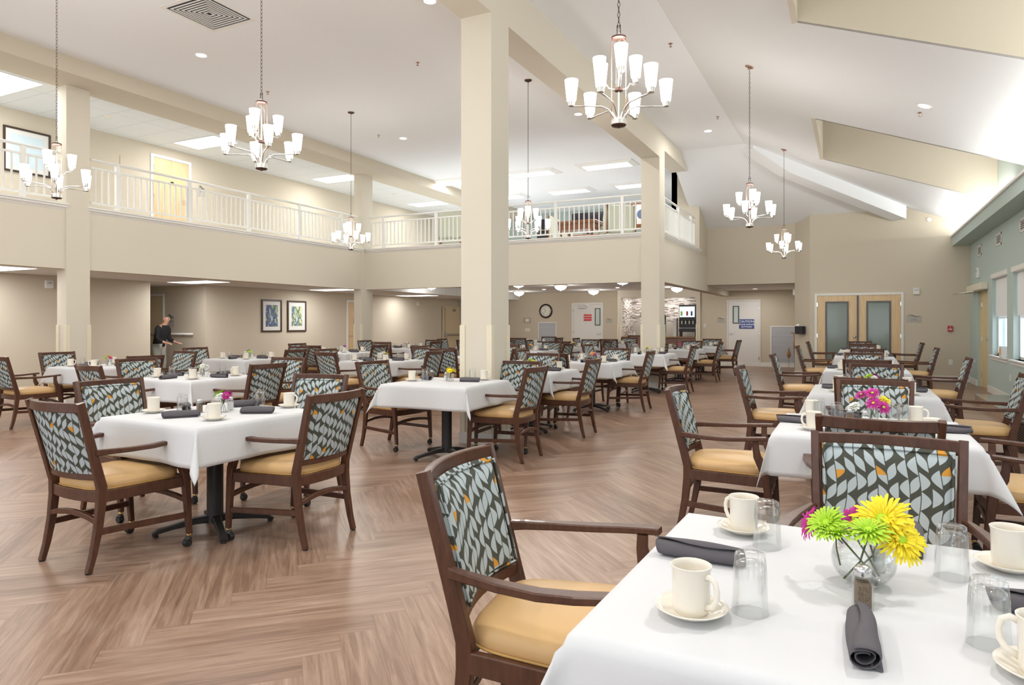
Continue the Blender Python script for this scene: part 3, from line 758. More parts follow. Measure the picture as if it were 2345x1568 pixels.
def make_napkin(seed):
    rn = random.Random(seed); m = MB(); n = 34; nl = 14; L = .205; rings = []
    turns = 2.3
    for b_ in range(nl+1):
        t = b_/nl; y = (t-.5)*L; taper = 1-.12*abs(2*t-1)**3+.05*sin(3*t+seed); ring = []
        for a_ in range(n+1):
            u = a_/n; an = u*turns*2*pi+.35*sin(t*4+seed); r_ = (.009+.0175*u)*taper+.0008*sin(an*3+t*9)
            x = r_*cos(an)*1.18; z = r_*sin(an)*.90
            if u > .94: x = r_*cos(an)*1.18; z -= 0
            ring.append((x, y+(.006*sin(an+seed) if b_ in (0, nl) else 0)+.010*(u-.5)*(1 if t > .5 else -1), z+.0215))
        rings.append(ring)
    m.loft(rings, 0, False, False)
    # loose flap lying beside the roll
    m.loft([[(.012+.018*k/4, (t-.5)*L*.96, .0025+.006*(1-k/4)**2) for k in range(5)] for t in (0,.25,.5,.75,1)], 0, False, False)
    o = obj('rolled_napkin', m, 'napkin_cloth', None, True)
    md = o.modifiers.new('thick', 'SOLIDIFY'); md.thickness = .0018; md.offset = 0
    zs = min(v[2] for v in m.v); 
    for v in o.data.vertices: v.co.z -= zs-.001
    return o
def make_shaker(kind):
    o = thing(kind+'_shaker', 'x', 'shaker')
    sq = lambda s, z: [(-s,-s*.7,z),(-s*.7,-s,z),(s*.7,-s,z),(s,-s*.7,z),(s,s*.7,z),(s*.7,s,z),(-s*.7,s,z),(-s,s*.7,z)]
    obj('jar', MB().loft([sq(.0165,0),sq(.0185,.003),sq(.0185,.058),sq(.017,.066),sq(.0135,.072)]), 'clear_glass', o)
    obj('contents', MB().loft([sq(.0150,.004),sq(.0150,.050),sq(.012,.056)]), kind, o)
    obj('lid', MB().lathe([(.0165,.068),(.0172,.069),(.0172,.080),(.0168,.083),(.012,.089),(.004,.091)], 20), 'steel', o, 40)
    return o
def make_bowl(r=.068, h=.112, neck=.040, name='flower_vase', water=.45):
    o = thing(name, 'x', 'vase')
    def prof(off):
        out = []
        for k in range(13):
            a = -1.17+k*(1.17+.90)/12
            out.append(((r-off)*cos(a), h*.5+(h*.55-off)*sin(a)))
        return out
    po = prof(0); pi_ = prof(.0022)
    p = [(0.004, po[0][1])]+po+[(po[-1][0]+.004, po[-1][1]+.005),(po[-1][0]+.002, po[-1][1]+.007)]+list(reversed([(a, max(z, po[0][1]+.004)) for a, z in pi_]))+[(0.004, po[0][1]+.004)]
    z0 = po[0][1]; p = [(a, z-z0) for a, z in p]
    obj('glass_bowl', MB().lathe(p, 36), 'clear_glass', o, True)
    w = [(a-.0008, z) for a, z in [(a, max(z, po[0][1]+.0045)-z0) for a, z in pi_] if z < h*water]
    obj('water', MB().lathe([(.003, w[0][1])]+w, 32), 'water', o, True)
    return o
def make_jar():
    o = thing('glass_jar_vase', 'x', 'vase')
    p = [(.003,0),(.030,0),(.034,.004),(.034,.062),(.030,.072),(.030,.085),(.0285,.085),(.0285,.072),(.0320,.060),(.0320,.008),(.028,.005),(.003,.005)]
    obj('glass_body', MB().lathe(p, 28), 'clear_glass', o, 50)
    st = MB(); rn = random.Random(3)
    for k in range(5):
        a = rn.uniform(0, 6.28); st.sweep([(.018*cos(a),.018*sin(a),.008),(.008*cos(a+2),.008*sin(a+2),.085)], (.003,.003), rnd=5)
    obj('cut_stems', st, 'stem_green', o)
    return o
def make_flower(color, kind, seed):
    # origin at the base of the head, stem runs down ; kinds: daisy (open), mum (dense pompom)
    rn = random.Random(seed); o = thing('chrysanthemum', 'x', 'flower')
    m = MB()
    lay = [(34,.047,.06,.0062),(26,.039,.38,.0058),(18,.026,.8,.005)] if kind == 'daisy' else [(24,.034,-.35,.008),(24,.034,.05,.008),(22,.032,.45,.0075),(18,.026,.85,.007),(12,.018,1.15,.006)]
    for cnt, ln, tilt, w in lay:
        for k in range(cnt):
            a = 2*pi*(k+rn.uniform(-.25,.25))/cnt; l = ln*rn.uniform(.86,1.08); t = tilt+rn.uniform(-.12,.12)
            d = Vector((cos(a)*cos(t), sin(a)*cos(t), sin(t))); s = Vector((-sin(a), cos(a), 0)); up = s.cross(d)*-1
            b0 = Vector((cos(a)*.004, sin(a)*.004, .006)); q = []
            for f, ww, c in ((0,.35,0),(.45,.9,.003),(.85,.95,.002),(1,.35,-.002)):
                p = b0+d*l*f+Vector((0,0,c)); q += [tuple(p-s*w*ww/2), tuple(p+Vector((0,0,-.0012 if kind=='daisy' else .0012))), tuple(p+s*w*ww/2)]
            m.add(q, [(i, i+1, i+4, i+3) for i in (0,1,3,4,6,7)])
    obj('petals', m, 'petal_'+color, o, True)
    obj('flower_centre', MB().lathe([(.002,.004),(.010,.006),(.011,.011),(.007,.016),(.001,.017)], 14), 'petal_'+('lime' if color != 'lime' else 'lime'), o, True)
    st = MB().sweep([(0,0,.006),(.002,.001,-.03),(-.002,.003,-.07)], (.004,.004), rnd=6)
    st.lathe([(.002,-.004),(.007,0),(.009,.005)], 10)
    obj('stem', st, 'stem_green', o, True)
    return o
MUG, SAUCER, TUMBLER = make_mug(), make_saucer(), make_tumbler()
NAPS = [make_napkin(k) for k in range(3)]
PEPPER, SALT = make_shaker('pepper'), make_shaker('salt')
JAR = make_jar(); BOWL = make_bowl()
FLW = {}
def flower_proto(color, kind):
    if (color, kind) not in FLW: FLW[(color, kind)] = make_flower(color, kind, len(FLW))
    return FLW[(color, kind)]
CNAME = {'lime': 'lime green', 'magenta': 'magenta', 'yellow': 'yellow', 'white': 'white', 'orange': 'orange', 'purple': 'purple', 'pink': 'pink'}
def put_flower(color, kind, loc, tilt, az, label, grp, scale=1):
    o = place(flower_proto(color, kind), label, 'flower', loc, 0, grp, scale)
    o.rotation_euler = Matrix.Rotation(az, 3, 'Z').to_euler() if tilt == 0 else (Matrix.Rotation(az, 3, 'Z') @ Matrix.Rotation(tilt, 3, 'Y')).to_euler()
    return o

# ================================================================ TABLES
ORD = ['first', 'second', 'third', 'fourth', 'fifth', 'sixth', 'seventh']
SIDE = {'E': 'window side', 'W': 'balcony side', 'S': 'near side', 'N': 'far side'}
RZ = {'E': pi/2, 'W': -pi/2, 'S': 0, 'N': pi}
DIR = {'E': (1,0), 'W': (-1,0), 'S': (0,-1), 'N': (0,1)}
DEF = {'E': .60, 'W': .90, 'S': .64, 'N': .92}
ZT = .7685
CORN = {'SW': (-1,-1), 'SE': (1,-1), 'NW': (-1,1), 'NE': (1,1)}
CORNN = {'SW': 'near balcony-side', 'SE': 'near window-side', 'NW': 'far balcony-side', 'NE': 'far window-side'}
def chair_at(x, y, rz, where, tname, note='patterned back'):
    return place(CHAIR, 'wooden armchair with %s, %s of the %s' % (note, where, tname), 'chair', (x,y,0), rz, 'patterned wooden dining armchairs')
ncl = [0]
def table(x, y, tname, rz=0, chairs='ESWN', offs={}, flowers=(), jar=True, items=True, cups=None, glasses=None, naps=None, shk=((-.09,-.04),(.09,.03)), seed=0):
    rn = random.Random(seed*31+5)
    place(TABLE, 'dark square pedestal table under the white cloth, %s' % tname, 'table', (x,y,0), rz, 'dark pedestal tables')
    place(CLOTHS[ncl[0] % 4], 'white tablecloth hanging over the %s' % tname, 'tablecloth', (x,y,0), rz+(pi/2)*(ncl[0] % 3), 'white square tablecloths'); ncl[0] += 1
    for s in 'ESWN':
        if s not in chairs: continue
        d, lat, ang = offs.get(s, (None, None, None))
        if d is None: d = DEF[s]+rn.uniform(-.02,.04)
        if lat is None: lat = rn.uniform(-.04,.06)
        if ang is None: ang = rn.uniform(-.07,.07)
        dx, dy = DIR[s]; cx = x+dx*d+(lat if dx == 0 else 0); cy = y+dy*d+(lat if dy == 0 else 0)
        chair_at(cx, cy, RZ[s]+ang, SIDE[s], tname)
    if not items: return
    for i_, c in enumerate(('SW','SE','NE','NW')):
        if cups and c not in cups: continue
        sx, sy = CORN[c]
        px, py = (cups[c][:2]) if cups else (x+sx*(.29+rn.uniform(-.03,.03)), y+sy*(.29+rn.uniform(-.03,.03)))
        ha = cups[c][2] if cups and len(cups[c]) > 2 else rn.uniform(0, 6.28)
        place(SAUCER, 'cream saucer under the mug at the %s corner, %s' % (CORNN[c], tname), 'saucer', (px,py,ZT), 0, 'cream saucers')
        place(MUG, 'cream coffee mug at the %s corner, %s' % (CORNN[c], tname), 'mug', (px,py,ZT+.0072), ha, 'cream coffee mugs')
    for c in ('SW','SE','NE','NW'):
        if glasses and c not in glasses: continue
        sx, sy = CORN[c]
        px, py = glasses[c] if glasses else (x+sx*(.19+rn.uniform(-.02,.02)), y+sy*(.20+rn.uniform(-.03,.03)))
        place(TUMBLER, 'upside-down fluted drinking glass, %s part of the %s' % (CORNN[c], tname), 'glass', (px,py,ZT), rn.uniform(0,6), 'upside-down drinking glasses')
    for s in 'ESWN':
        if naps and s not in naps: continue
        dx, dy = DIR[s]
        px, py, pa = naps[s] if naps else (x+dx*.33+rn.uniform(-.03,.03), y+dy*.33+rn.uniform(-.03,.03), (pi/2 if dx else 0)+rn.uniform(-.35,.35))
        place(NAPS[(seed+ord(s)) % 3], 'rolled dark grey napkin on the %s of the %s' % (SIDE[s], tname), 'napkin', (px,py,ZT), pa, 'rolled grey napkins')
    place(PEPPER, 'pepper shaker with silver lid, %s' % tname, 'shaker', (x+shk[0][0],y+shk[0][1],ZT), rn.uniform(-.4,.4), 'pepper shakers')
    if shk[1]: place(SALT, 'white salt shaker, %s' % tname, 'shaker', (x+shk[1][0],y+shk[1][1],ZT), rn.uniform(-.4,.4), 'salt shakers')
    if jar:
        vx, vy = x+.01, y+.06
        place(JAR, 'small glass jar holding flowers, %s' % tname, 'vase', (vx,vy,ZT), 0, 'glass jar vases')
        n = len(flowers)
        for k, (col, kind) in enumerate(flowers):
            a = 2*pi*k/n+seed; rr = .030 if n > 1 else 0
            same = sum(1 for q in flowers[:k] if q[0] == col)
            put_flower(col, kind, (vx+rr*cos(a), vy+rr*sin(a), ZT+.105+.012*(k % 2)), .55 if n > 1 else .1, a,
                '%s%s chrysanthemum in the jar, %s' % (['', 'another ', 'third '][min(same,2)], CNAME[col], tname), 'chrysanthemums in jars', .82)
WR, PR, MR, LR = 'table of window row', 'table of pillar row', 'table of middle row', 'table of far-left row'
nm = lambda k, row: ORD[k]+' '+row
# window row (foreground to far double doors)
t = nm(0, WR)
table(0, 1.68, t, R(-1.5), 'WN', {'W': (.80,.24,.12), 'N': (.93,.10,-.03)}, jar=False, seed=0,
      cups={'SW': (-.295,1.40,-.5), 'NW': (-.278,2.02,2.6), 'NE': (.335,2.0,1.0), 'SE': (.285,1.41,2.8)},
      glasses={'SW': (-.19,1.469), 'NW': (-.205,1.918), 'NE': (.205,1.882), 'SE': (.223,1.517)},
      naps={'W': (-.345,1.735,R(88)), 'N': (.135,2.09,R(-5)), 'S': (.012,1.41,R(2)), 'E': (.36,1.72,R(95))}, shk=((.017,-.085), (.05,.17)))
v = place(BOWL, 'round fishbowl vase of flowers on the first table of window row', 'vase', (.02,1.745,ZT), 0)
def T1F(col, kind, p, tilt, az, words, sc_=1.0): put_flower(col, kind, p, tilt, az, words+', fishbowl vase of the first window table', 'flowers in the fishbowl vase', sc_)
T1F('lime','daisy', (-.052,1.71,ZT+.133), .75, R(235), 'lime green open chrysanthemum leaning to the left', .95)
T1F('lime','daisy', (.030,1.695,ZT+.128), .35, R(250), 'lime green chrysanthemum at the front', 1.0)
T1F('lime','daisy', (-.035,1.68,ZT+.118), .1, R(200), 'flat lime green chrysanthemum below the open one', .9)
T1F('yellow','daisy', (.060,1.745,ZT+.145), .75, R(255), 'big yellow chrysanthemum on top', 1.3)
T1F('yellow','daisy', (.088,1.72,ZT+.115), 1.0, R(300), 'yellow chrysanthemum drooping to the right', 1.15)
T1F('magenta','daisy', (-.085,1.75,ZT+.120), 1.15, R(205), 'magenta chrysanthemum at the left edge', .8)
T1F('magenta','daisy', (.005,1.775,ZT+.135), .9, R(240), 'magenta chrysanthemum half hidden in the middle', .7)
for k, (a, b) in enumerate((((.045,1.77,.012),(-.045,1.71,.13)), ((.05,1.72,.03),(.0,1.73,.115)), ((-.02,1.70,.02),(.03,1.72,.12)), ((.0,1.78,.01),(.06,1.75,.13)))):
    o = obj('cut_stalk', MB().sweep([(a[0],a[1],ZT+a[2]),((a[0]+b[0])/2+.008,(a[1]+b[1])/2,ZT+(a[2]+b[2])/2-.01),(b[0],b[1],ZT+b[2])], (.0042,.0042), rnd=6), 'stem_green', None, True)
    tag(o, 'dark cut flower stem standing inside the fishbowl vase', 'stalk', 'cut stems inside the fishbowl')
t = nm(1, WR)
table(.08, 4.42, t, 0, 'WNSE', {'W': (.82,.20,.03), 'N': (1.05,.06,0), 'S': (.60,.02,0), 'E': (.84,.14,-.05)}, seed=1, jar=False,
      cups={'SW': (-.20,4.14,3.6), 'NE': (.328,4.66,-.3), 'NW': (-.24,4.74,2), 'SE': (.36,4.12,.3)},
      glasses={'NW': (-.193,4.76-.06), 'SW': (-.088,4.53), 'NE': (.213,4.606), 'SE': (.262,4.55)},
      naps={'W': (-.31,4.40,R(84)), 'E': (.46,4.36,R(100)), 'N': (-.05,4.80,R(60)), 'S': (.10,4.06,R(5))}, shk=((-.10,.10), (-.02,.02)))
place(JAR, 'small glass jar holding magenta flowers, second table of window row', 'vase', (.10,4.60,ZT), 0, 'glass jar vases')
for col, kind, p, tl, az, w, s_ in (('magenta','daisy',(.045,4.60,.16),.6,R(220),'top magenta',.85),('magenta','daisy',(.10,4.58,.175),.7,R(270),'highest magenta',.85),('magenta','daisy',(.105,4.55,.12),.9,R(260),'lower front magenta',.85),
    ('magenta','daisy',(.155,4.58,.095),1.0,R(300),'rightmost magenta',.85),('yellow','daisy',(.165,4.64,.13),.7,R(320),'yellow',.8),('white','mum',(.005,4.56,.09),.6,R(210),'big white',1.05)):
    put_flower(col, kind, (p[0],p[1],ZT+p[2]), tl, az, w+' chrysanthemum, jar on the second table of window row', 'chrysanthemums in jars', s_)
table(.14, 6.85, nm(2, WR), 0, 'WNSE', {'W': (.83,.33,.02), 'E': (.82,.20,-.04), 'S': (.46,-.03,.02), 'N': (1.02,.08,.03)}, [('magenta','daisy'),('lime','daisy'),('white','mum'),('magenta','daisy')], seed=2)
table(.14, 9.98, nm(3, WR), 0, 'WNSE', {'W': (.82,.30,.03), 'E': (.82,.22,-.03), 'S': (.54,.0,.0), 'N': (.99,.0,.02)}, [('pink','daisy'),('white','mum'),('pink','daisy')], seed=3)
table(.17, 14.1, nm(4, WR), 0, 'WNSE', {'W': (.80,.2,.02), 'E': (.82,.1,0), 'S': (.56,.04,0), 'N': (.95,-.02,0)}, [('white','mum'),('pink','daisy')], seed=4)
table(.20, 17.35, nm(5, WR), 0, 'WNSE', {'W': (.84,.5,.02), 'E': (.84,.5,0), 'S': (.55,-.03,0), 'N': (.88,-.06,0)}, [('white','mum'),('yellow','daisy')], seed=5)
# pillar row
t = nm(0, PR)
table(-3.79, 3.16, t, R(-3), 'ESWN', {'E': (.56,.16,.02), 'S': (.60,-.14,-.02), 'W': (.96,.10,-.05), 'N': (.93,-.18,.16)}, [('magenta','mum'),('magenta','mum'),('magenta','mum'),('lime','daisy'),('white','mum')], seed=6,
      cups={'SW': (-4.16,2.98,2.4), 'SE': (-3.51,2.92,3.3), 'NE': (-3.57,3.60,.2)}, glasses={'SW': (-4.02,3.09), 'NE': (-3.80,3.55), 'SE': (-3.66,3.06)},
      naps={'S': (-3.80,2.91,R(-35)), 'E': (-3.52,3.27,R(-60)), 'W': (-4.10,3.18,R(50)), 'N': (-3.90,3.50,R(-30))}, shk=((-.10,-.04),(-.04,.16)))
t = nm(1, PR)
table(-3.72, 5.93, t, R(2), 'EWN', {'E': (.56,.26,.0), 'W': (.88,.30,-.10), 'N': (.75,.35,.1)}, [('yellow','mum'),('yellow','mum'),('yellow','mum')], seed=7,
      cups={'SW': (-4.08,5.83,2), 'NE': (-3.47,6.26,.2)}, glasses={'SW': (-3.98,5.92), 'NE': (-3.62,6.28)},
      naps={'W': (-4.06,6.05,R(60)), 'E': (-3.50,6.02,R(-75))}, shk=((-.35,.25),(-.06,.08)))
table(-3.72, 7.9, nm(2, PR), 0, 'EN', {'E': (.56,-.04,.03), 'N': (.75,-.25,.1)}, [('lime','daisy'),('lime','daisy'),('yellow','daisy')], seed=8)
table(-3.70, 10.2, nm(3, PR), 0, 'ESWN', {'E': (.52,.34,.05), 'W': (.85,-.1,0), 'S': (.72,-.18,-.15)}, [('pink','daisy'),('orange','daisy'),('magenta','daisy'),('white','mum')], seed=9)
table(-3.70, 13.3, nm(4, PR), 0, 'EWN', {'E': (.56,.28,.03), 'N': (.9,-.1,0)}, [('white','mum'),('yellow','daisy'),('purple','daisy')], seed=10)
table(-3.68, 16.15, nm(5, PR), 0, 'EWN', {'E': (.58,.22,.02)}, [('pink','daisy'),('pink','daisy')], seed=11)
table(-3.62, 18.6, nm(6, PR), 0, 'EWN', {'E': (.60,.1,-.05)}, [('orange','daisy')], seed=12)
# middle row
table(-6.56, 5.25, nm(0, MR), 0, 'ESWN', {'E': (.60,.12,.03), 'W': (1.0,.16,-.05), 'S': (.62,-.42,-.12), 'N': (.86,.2,.1)}, [('white','mum'),('white','mum'),('lime','daisy'),('white','mum')], seed=13)
table(-6.85, 8.95, nm(1, MR), 0, 'ESWN', {'E': (.62,.1,.05), 'S': (.72,-.2,-.2), 'W': (.85,0,0)}, [('yellow','daisy'),('white','mum')], seed=14)
table(-6.25, 10.9, nm(2, MR), 0, 'ESWN', {'E': (.7,-.2,0), 'S': (.62,-.1,.1)}, [('pink','daisy'),('pink','daisy')], seed=15)
table(-6.50, 13.8, nm(3, MR), 0, 'ESWN', {}, [('purple','daisy'),('orange','daisy'),('lime','daisy')], seed=16)
table(-6.45, 16.4, nm(4, MR), 0, 'ESWN', {}, [('yellow','daisy'),('magenta','daisy')], seed=17)
table(-6.20, 19.2, nm(5, MR), 0, 'ESWN', {}, [('yellow','daisy')], seed=18)
# far-left row
table(-9.44, 6.0, nm(0, LR), 0, 'ESWN', {'S': (.75,-.45,-.1), 'E': (.60,.0,-.05), 'W': (.95,.1,0), 'N': (.9,.1,0)}, [('magenta','daisy'),('yellow','daisy'),('lime','daisy')], seed=19)
table(-9.35, 8.45, nm(1, LR), 0, 'EWN', {'E': (.66,.1,.1)}, [('white','mum'),('purple','daisy'),('lime','daisy')], seed=20)
table(-9.6, 11.2, nm(2, LR), 0, 'ESWN', {}, [('white','mum'),('purple','daisy')], seed=21)
table(-10.0, 14.0, nm(3, LR), 0, 'ESWN', {}, [('orange','daisy'),('white','mum'),('magenta','daisy')], seed=22)
table(-9.3, 16.6, nm(4, LR), 0, 'ESWN', {}, [('pink','daisy')], seed=23)
table(-9.1, 19.5, nm(5, LR), 0, 'ESWN', {}, [('white','mum')], seed=24)
# ================================================================ LIGHT FITTINGS
def make_chandelier():
    r = thing('chandelier', 'x', 'chandelier')      # origin at the bottom finial
    obj('hub', MB().lathe([(.008,-.012),(.012,-.004),(.045,0),(.052,.006),(.054,.010)], 24), 'bronze', r, 40)
    obj('hub_band', MB().lathe([(.050,.010),(.054,.011),(.054,.046),(.048,.050)], 24), 'nickel', r, 40)
    obj('stem', MB().lathe([(.006,.04),(.006,.64),(.012,.645),(.012,.66)], 10), 'nickel', r, 40)
    obj('upper_hub', MB().lathe([(.006,.245),(.030,.25),(.030,.272),(.006,.277)], 18), 'bronze', r, 40)
    obj('crown_disc', MB().lathe([(.04,.615),(.052,.62),(.052,.632),(.02,.645)], 20), 'bronze', r, 40)
    def hoop(w, zt, zb, az, th):
        q = [(-w,zb)]+[(-w,zb+(zt-.03-zb)*k/3) for k in range(1,4)]+[(-w+.010,zt-.01),(-w+.03,zt),(w-.03,zt),(w-.010,zt-.01)]+[(w,zt-.03-(zt-.03-zb)*k/3) for k in range(0,4)]
        return MB().sweep([(a*cos(az), a*sin(az), z) for a, z in q], (th,th*.6), up=(sin(az),-cos(az),.001), rnd=6)
    obj('wire_hoop', hoop(.052,.625,.06,R(30),.007), 'copper_wire', r, True)
    obj('wire_hoop', hoop(.092,.59,.30,R(120),.004), 'copper_wire', r, True)
    sh = None
    shp = [(.012,.020),(.030,.022),(.0335,.030),(.0475,.165),(.0485,.172),(.046,.172),(.0445,.165),(.030,.032),(.012,.028)]
    def arm(az, rad, z0, z1, nm_, first):
        nonlocal sh
        c_, s_ = cos(az), sin(az)
        if first: prof = [(.030,z0),(.045,z0+.035),(.075,z0+.075),(.12,z0+.095),(rad*.7,z1-.012),(rad+.012,z1-.014)]
        else: prof = [(.022,z0),(.04,z0-.004),(.075,z0+.012),(.10,z0+.05),(rad*.85,z1-.03),(rad+.006,z1-.016)]
        a = obj('arm', MB().sweep([(c_*p, s_*p, z) for p, z in prof], (.013,.010), up=(0,0,1), rnd=8), 'nickel', r, True)
        cup = MB().lathe([(.010,-.016),(.022,-.012),(.024,.006),(.026,.020),(.020,.024)], 16, (c_*rad, s_*rad, z1)); obj('socket_cup', cup, 'nickel', a, 40)
        if sh is None: sh = obj('glass_shade', MB().lathe(shp, 24), 'shade_glass', r, 50, loc=(c_*rad, s_*rad, z1))
        else: dup(sh, r, (c_*rad, s_*rad, z1))
    for k in range(6): arm(R(27+60*k), .335, .045, .155, 'lower', True)
    for k in range(3): arm(R(-66+120*k), .150, .27, .345, 'upper', False)
    return r
CH = make_chandelier()
def chain(z0, z1):
    m = MB(); z = z0; k = 0; L = .036
    while z < z1-.02:
        pts = []
        for i in range(8):
            a = 2*pi*i/8; px, pz = .0085*cos(a), L*.62*sin(a)
            pts.append((px, 0, z+L/2+pz) if k % 2 == 0 else (0, px, z+L/2+pz))
        m.sweep(pts, (.0042,.0042), up=(0,1,.01) if k % 2 == 0 else (1,0,.01), rnd=4, closed=True); z += L; k += 1
    return m
def chandelier(x, y, z, zc, label, slope=0):
    o = place(CH, label, 'chandelier', (x,y,z), 0, 'brass-chained chandeliers with nine white glass shades')
    obj('chain', chain(.70, zc-z-.02), 'bronze', o)
    obj('chain_loop', MB().sweep([(-.012,0,.655),(-.012,0,.715),(.012,0,.715),(.012,0,.655)], (.006,.006), up=(0,1,0), rnd=6, closed=True), 'bronze', o)
    c_ = obj('ceiling_canopy', MB().lathe([(.006,-.05),(.012,-.03),(.055,-.018),(.064,-.004),(.064,.0)], 20), 'copper_wire', o, 40, loc=(0,0,zc-z)); c_.rotation_euler = (0, slope, 0)
    light('POINT', 'chandelier_bulbs', (x,y,z+.34), P_CH, (1,.955,.88), .22)
sl_ = math.atan(.375)
chandelier(-8.20, 4.66, 2.80, ZC, 'chandelier nearest the leftmost upstairs column')
chandelier(-4.945, 4.64, 2.80, ZC, 'chandelier hanging left of the big centre pillar, beside the ceiling grille')
chandelier(-8.755, 10.46, 2.80, ZC, 'small-looking chandelier before the corner where the two balconies meet')
chandelier(-4.92, 10.42, 2.80, ZC, 'chandelier just right of the big pillar, before the centre railing')
chandelier(-1.485, 4.646, 2.755, rz_(-1.485), 'largest chandelier, right of the big pillar under the vaulted ceiling', sl_)
chandelier(-1.345, 10.35, 2.755, rz_(-1.345), 'middle chandelier of the three under the vaulted ceiling', sl_)
chandelier(-1.325, 15.57, 2.755, rz_(-1.325), 'farthest chandelier under the vaulted ceiling, near the double doors', sl_)

def downlight(x, y, z, label, grp='round recessed ceiling downlights', tilt=0, power=P_DL, size=.075):
    o = thing('recessed_downlight', label, 'ceiling light', (x,y,z), 0, grp); o.rotation_euler = (0,tilt,0)
    obj('trim_ring', MB().lathe([(size,-.001),(size*1.28,-.006),(size*1.33,-.002),(size*1.33,.002)], 28, caps=False), 'white_trim', o, 40)
    obj('lens', MB().lathe([(.002,-.004),(size,-.004),(size,.002)], 28), 'lamp_white', o)
    l = light('AREA', 'downlight_or_fill_lamp', (x,y,z-.012), power, (1,.97,.93), size*2); l.rotation_euler = (0,tilt,0)
for x, y, w in ((-8.95,7.21,'beyond the square grille'),(-4.84,7.31,'left of the top of the big pillar'),(-8.95,12.45,'above the corner of the two balconies'),(-4.84,12.56,'right of the big pillar')):
    downlight(x, y, ZC, 'recessed downlight in the flat ceiling, '+w)
downlight(-2.73, 14.61, 5.40, 'recessed downlight in the ceiling right of the slim pillar')
downlight(.844, 10.58, rz_(.844), 'recessed downlight in the sloped ceiling between the two dormer wells', tilt=sl_)
for x, y, z in ((-8.95,2.0,ZC),(-4.84,2.0,ZC),(.844,3.4,rz_(.844)),(-8.95,-1.5,ZC),(-4.84,-1.5,ZC),(-1.2,0,rz_(-1.2))):  # unseen bare lamps added out of view, without any downlight fitting
    light('AREA', 'downlight_or_fill_lamp', (x,y,z-.03), P_DL*2.2, (1,.97,.93), .2)
downlight(-9.32, 20.99, 2.51, 'small downlight under the centre gallery, above the clock', power=8, size=.06)
downlight(-6.76, 21.02, 2.51, 'small downlight under the centre gallery, left of the slim pillar', power=8, size=.06)
downlight(-2.69, 21.93, 2.43, 'small downlight over the white caution door', power=14, size=.07)
downlight(-5.6, 23.7, 2.49, 'small downlight inside the serving niche', power=14, size=.05)
downlight(-6.7, 23.7, 2.49, 'small downlight inside the niche, behind the slim pillar', power=14, size=.05)

def troffer(x, y, z, label, sx=.61, sy=1.22, deep=False, power=P_TR):
    o = thing('ceiling_light_panel', label, 'ceiling light', (x,y,z), 0, 'rectangular fluorescent ceiling panels')
    a, b = sx/2, sy/2
    if deep:
        e = .16; ring = lambda a, b, z: [(-a,-b,z),(a,-b,z),(a,b,z),(-a,b,z)]
        f = MB().loft([ring(a+e,b+e,.0), ring(a+e-.02,b+e-.02,-.02), ring(a+.01,b+.01,-.055), ring(a,b,-.055)], 0, False)
        obj('coffer_frame', f, 'white_trim', o); zz = -.056
    else:
        f = MB(); f.box((-a-.02,-b-.02,-.006),(-a,b+.02,.0)); f.box((a,-b-.02,-.006),(a+.02,b+.02,0)); f.box((-a,-b-.02,-.006),(a,-b,0)); f.box((-a,b,-.006),(a,b+.02,0))
        obj('panel_frame', f, 'white_trim', o); zz = -.003
    obj('diffuser', MB().box((-a,-b,zz-.004),(a,b,zz)), 'lamp_white', o)
    light('AREA', 'panel_tubes', (x,y,z+zz-.012), power, (.98,.99,1), sx*.95, sy*.95)
for k, (x, y) in enumerate(((-7.85,16.85),(-5.70,16.85),(-10.2,16.85),(-7.85,19.6),(-5.70,19.6),(-10.1,19.6))):
    troffer(x, y, ZC, ['bright rectangular panel behind the chain right of the big pillar','bright rectangular panel left of the slim pillar','bright panel left of the big pillar','second-row bright panel in the centre gallery ceiling','second-row panel touching the slim pillar','second-row panel touching the big pillar'][k], 1.22, .45, True)
for k, (x, y) in enumerate(((-12.35,6.15),(-12.4,10.1),(-12.35,14.2),(-12.3,18.5),(-12.4,2.0))):
    if k < 4: troffer(x, y, 5.238, ['upstairs ceiling panel at the left edge','upstairs ceiling panel behind the chandelier over the long railing','upstairs ceiling panel before the corner column','farthest upstairs ceiling panel beyond the corner column'][k], 1.22, .61)
    else: light('AREA', 'panel_tubes', (x,y,5.22), P_TR, (.98,.99,1), 1.1, .55)
for k, (x, y) in enumerate(((-12.6,6.2),(-12.75,10.2),(-12.4,14.15),(-12.6,18.3),(-12.6,2.2))):
    if k < 4: troffer(x, y, 2.268, ['under-balcony ceiling panel at the left edge','under-balcony ceiling panel before the alcove','under-balcony ceiling panel left of the corner column','farthest under-balcony ceiling panel'][k], 1.22, .61, power=P_TR*.8)
    else: light('AREA', 'panel_tubes', (x,y,2.25), P_TR*.8, (.98,.99,1), 1.1, .55)
def dome(x, y, label):
    z = 2.52
    o = thing('dome_ceiling_light', label, 'ceiling light', (x,y,z), 0, 'white glass dome ceiling lights')
    obj('mount_plate', MB().lathe([(.19,0),(.20,-.012),(.17,-.03),(.02,-.03)], 28), 'nickel', o, 40)
    obj('glass_dome', MB().lathe([(.175,-.03),(.185,-.04),(.17,-.08),(.13,-.125),(.07,-.15),(.02,-.157),(.004,-.158)], 28), 'shade_glass', o, True)
    obj('finial', MB().lathe([(.010,-.156),(.012,-.165),(.004,-.178),(.001,-.18)], 12), 'nickel', o, True)
    light('POINT', 'dome_bulb', (x,y,z-.21), P_DOME, (1,.96,.88), .1)
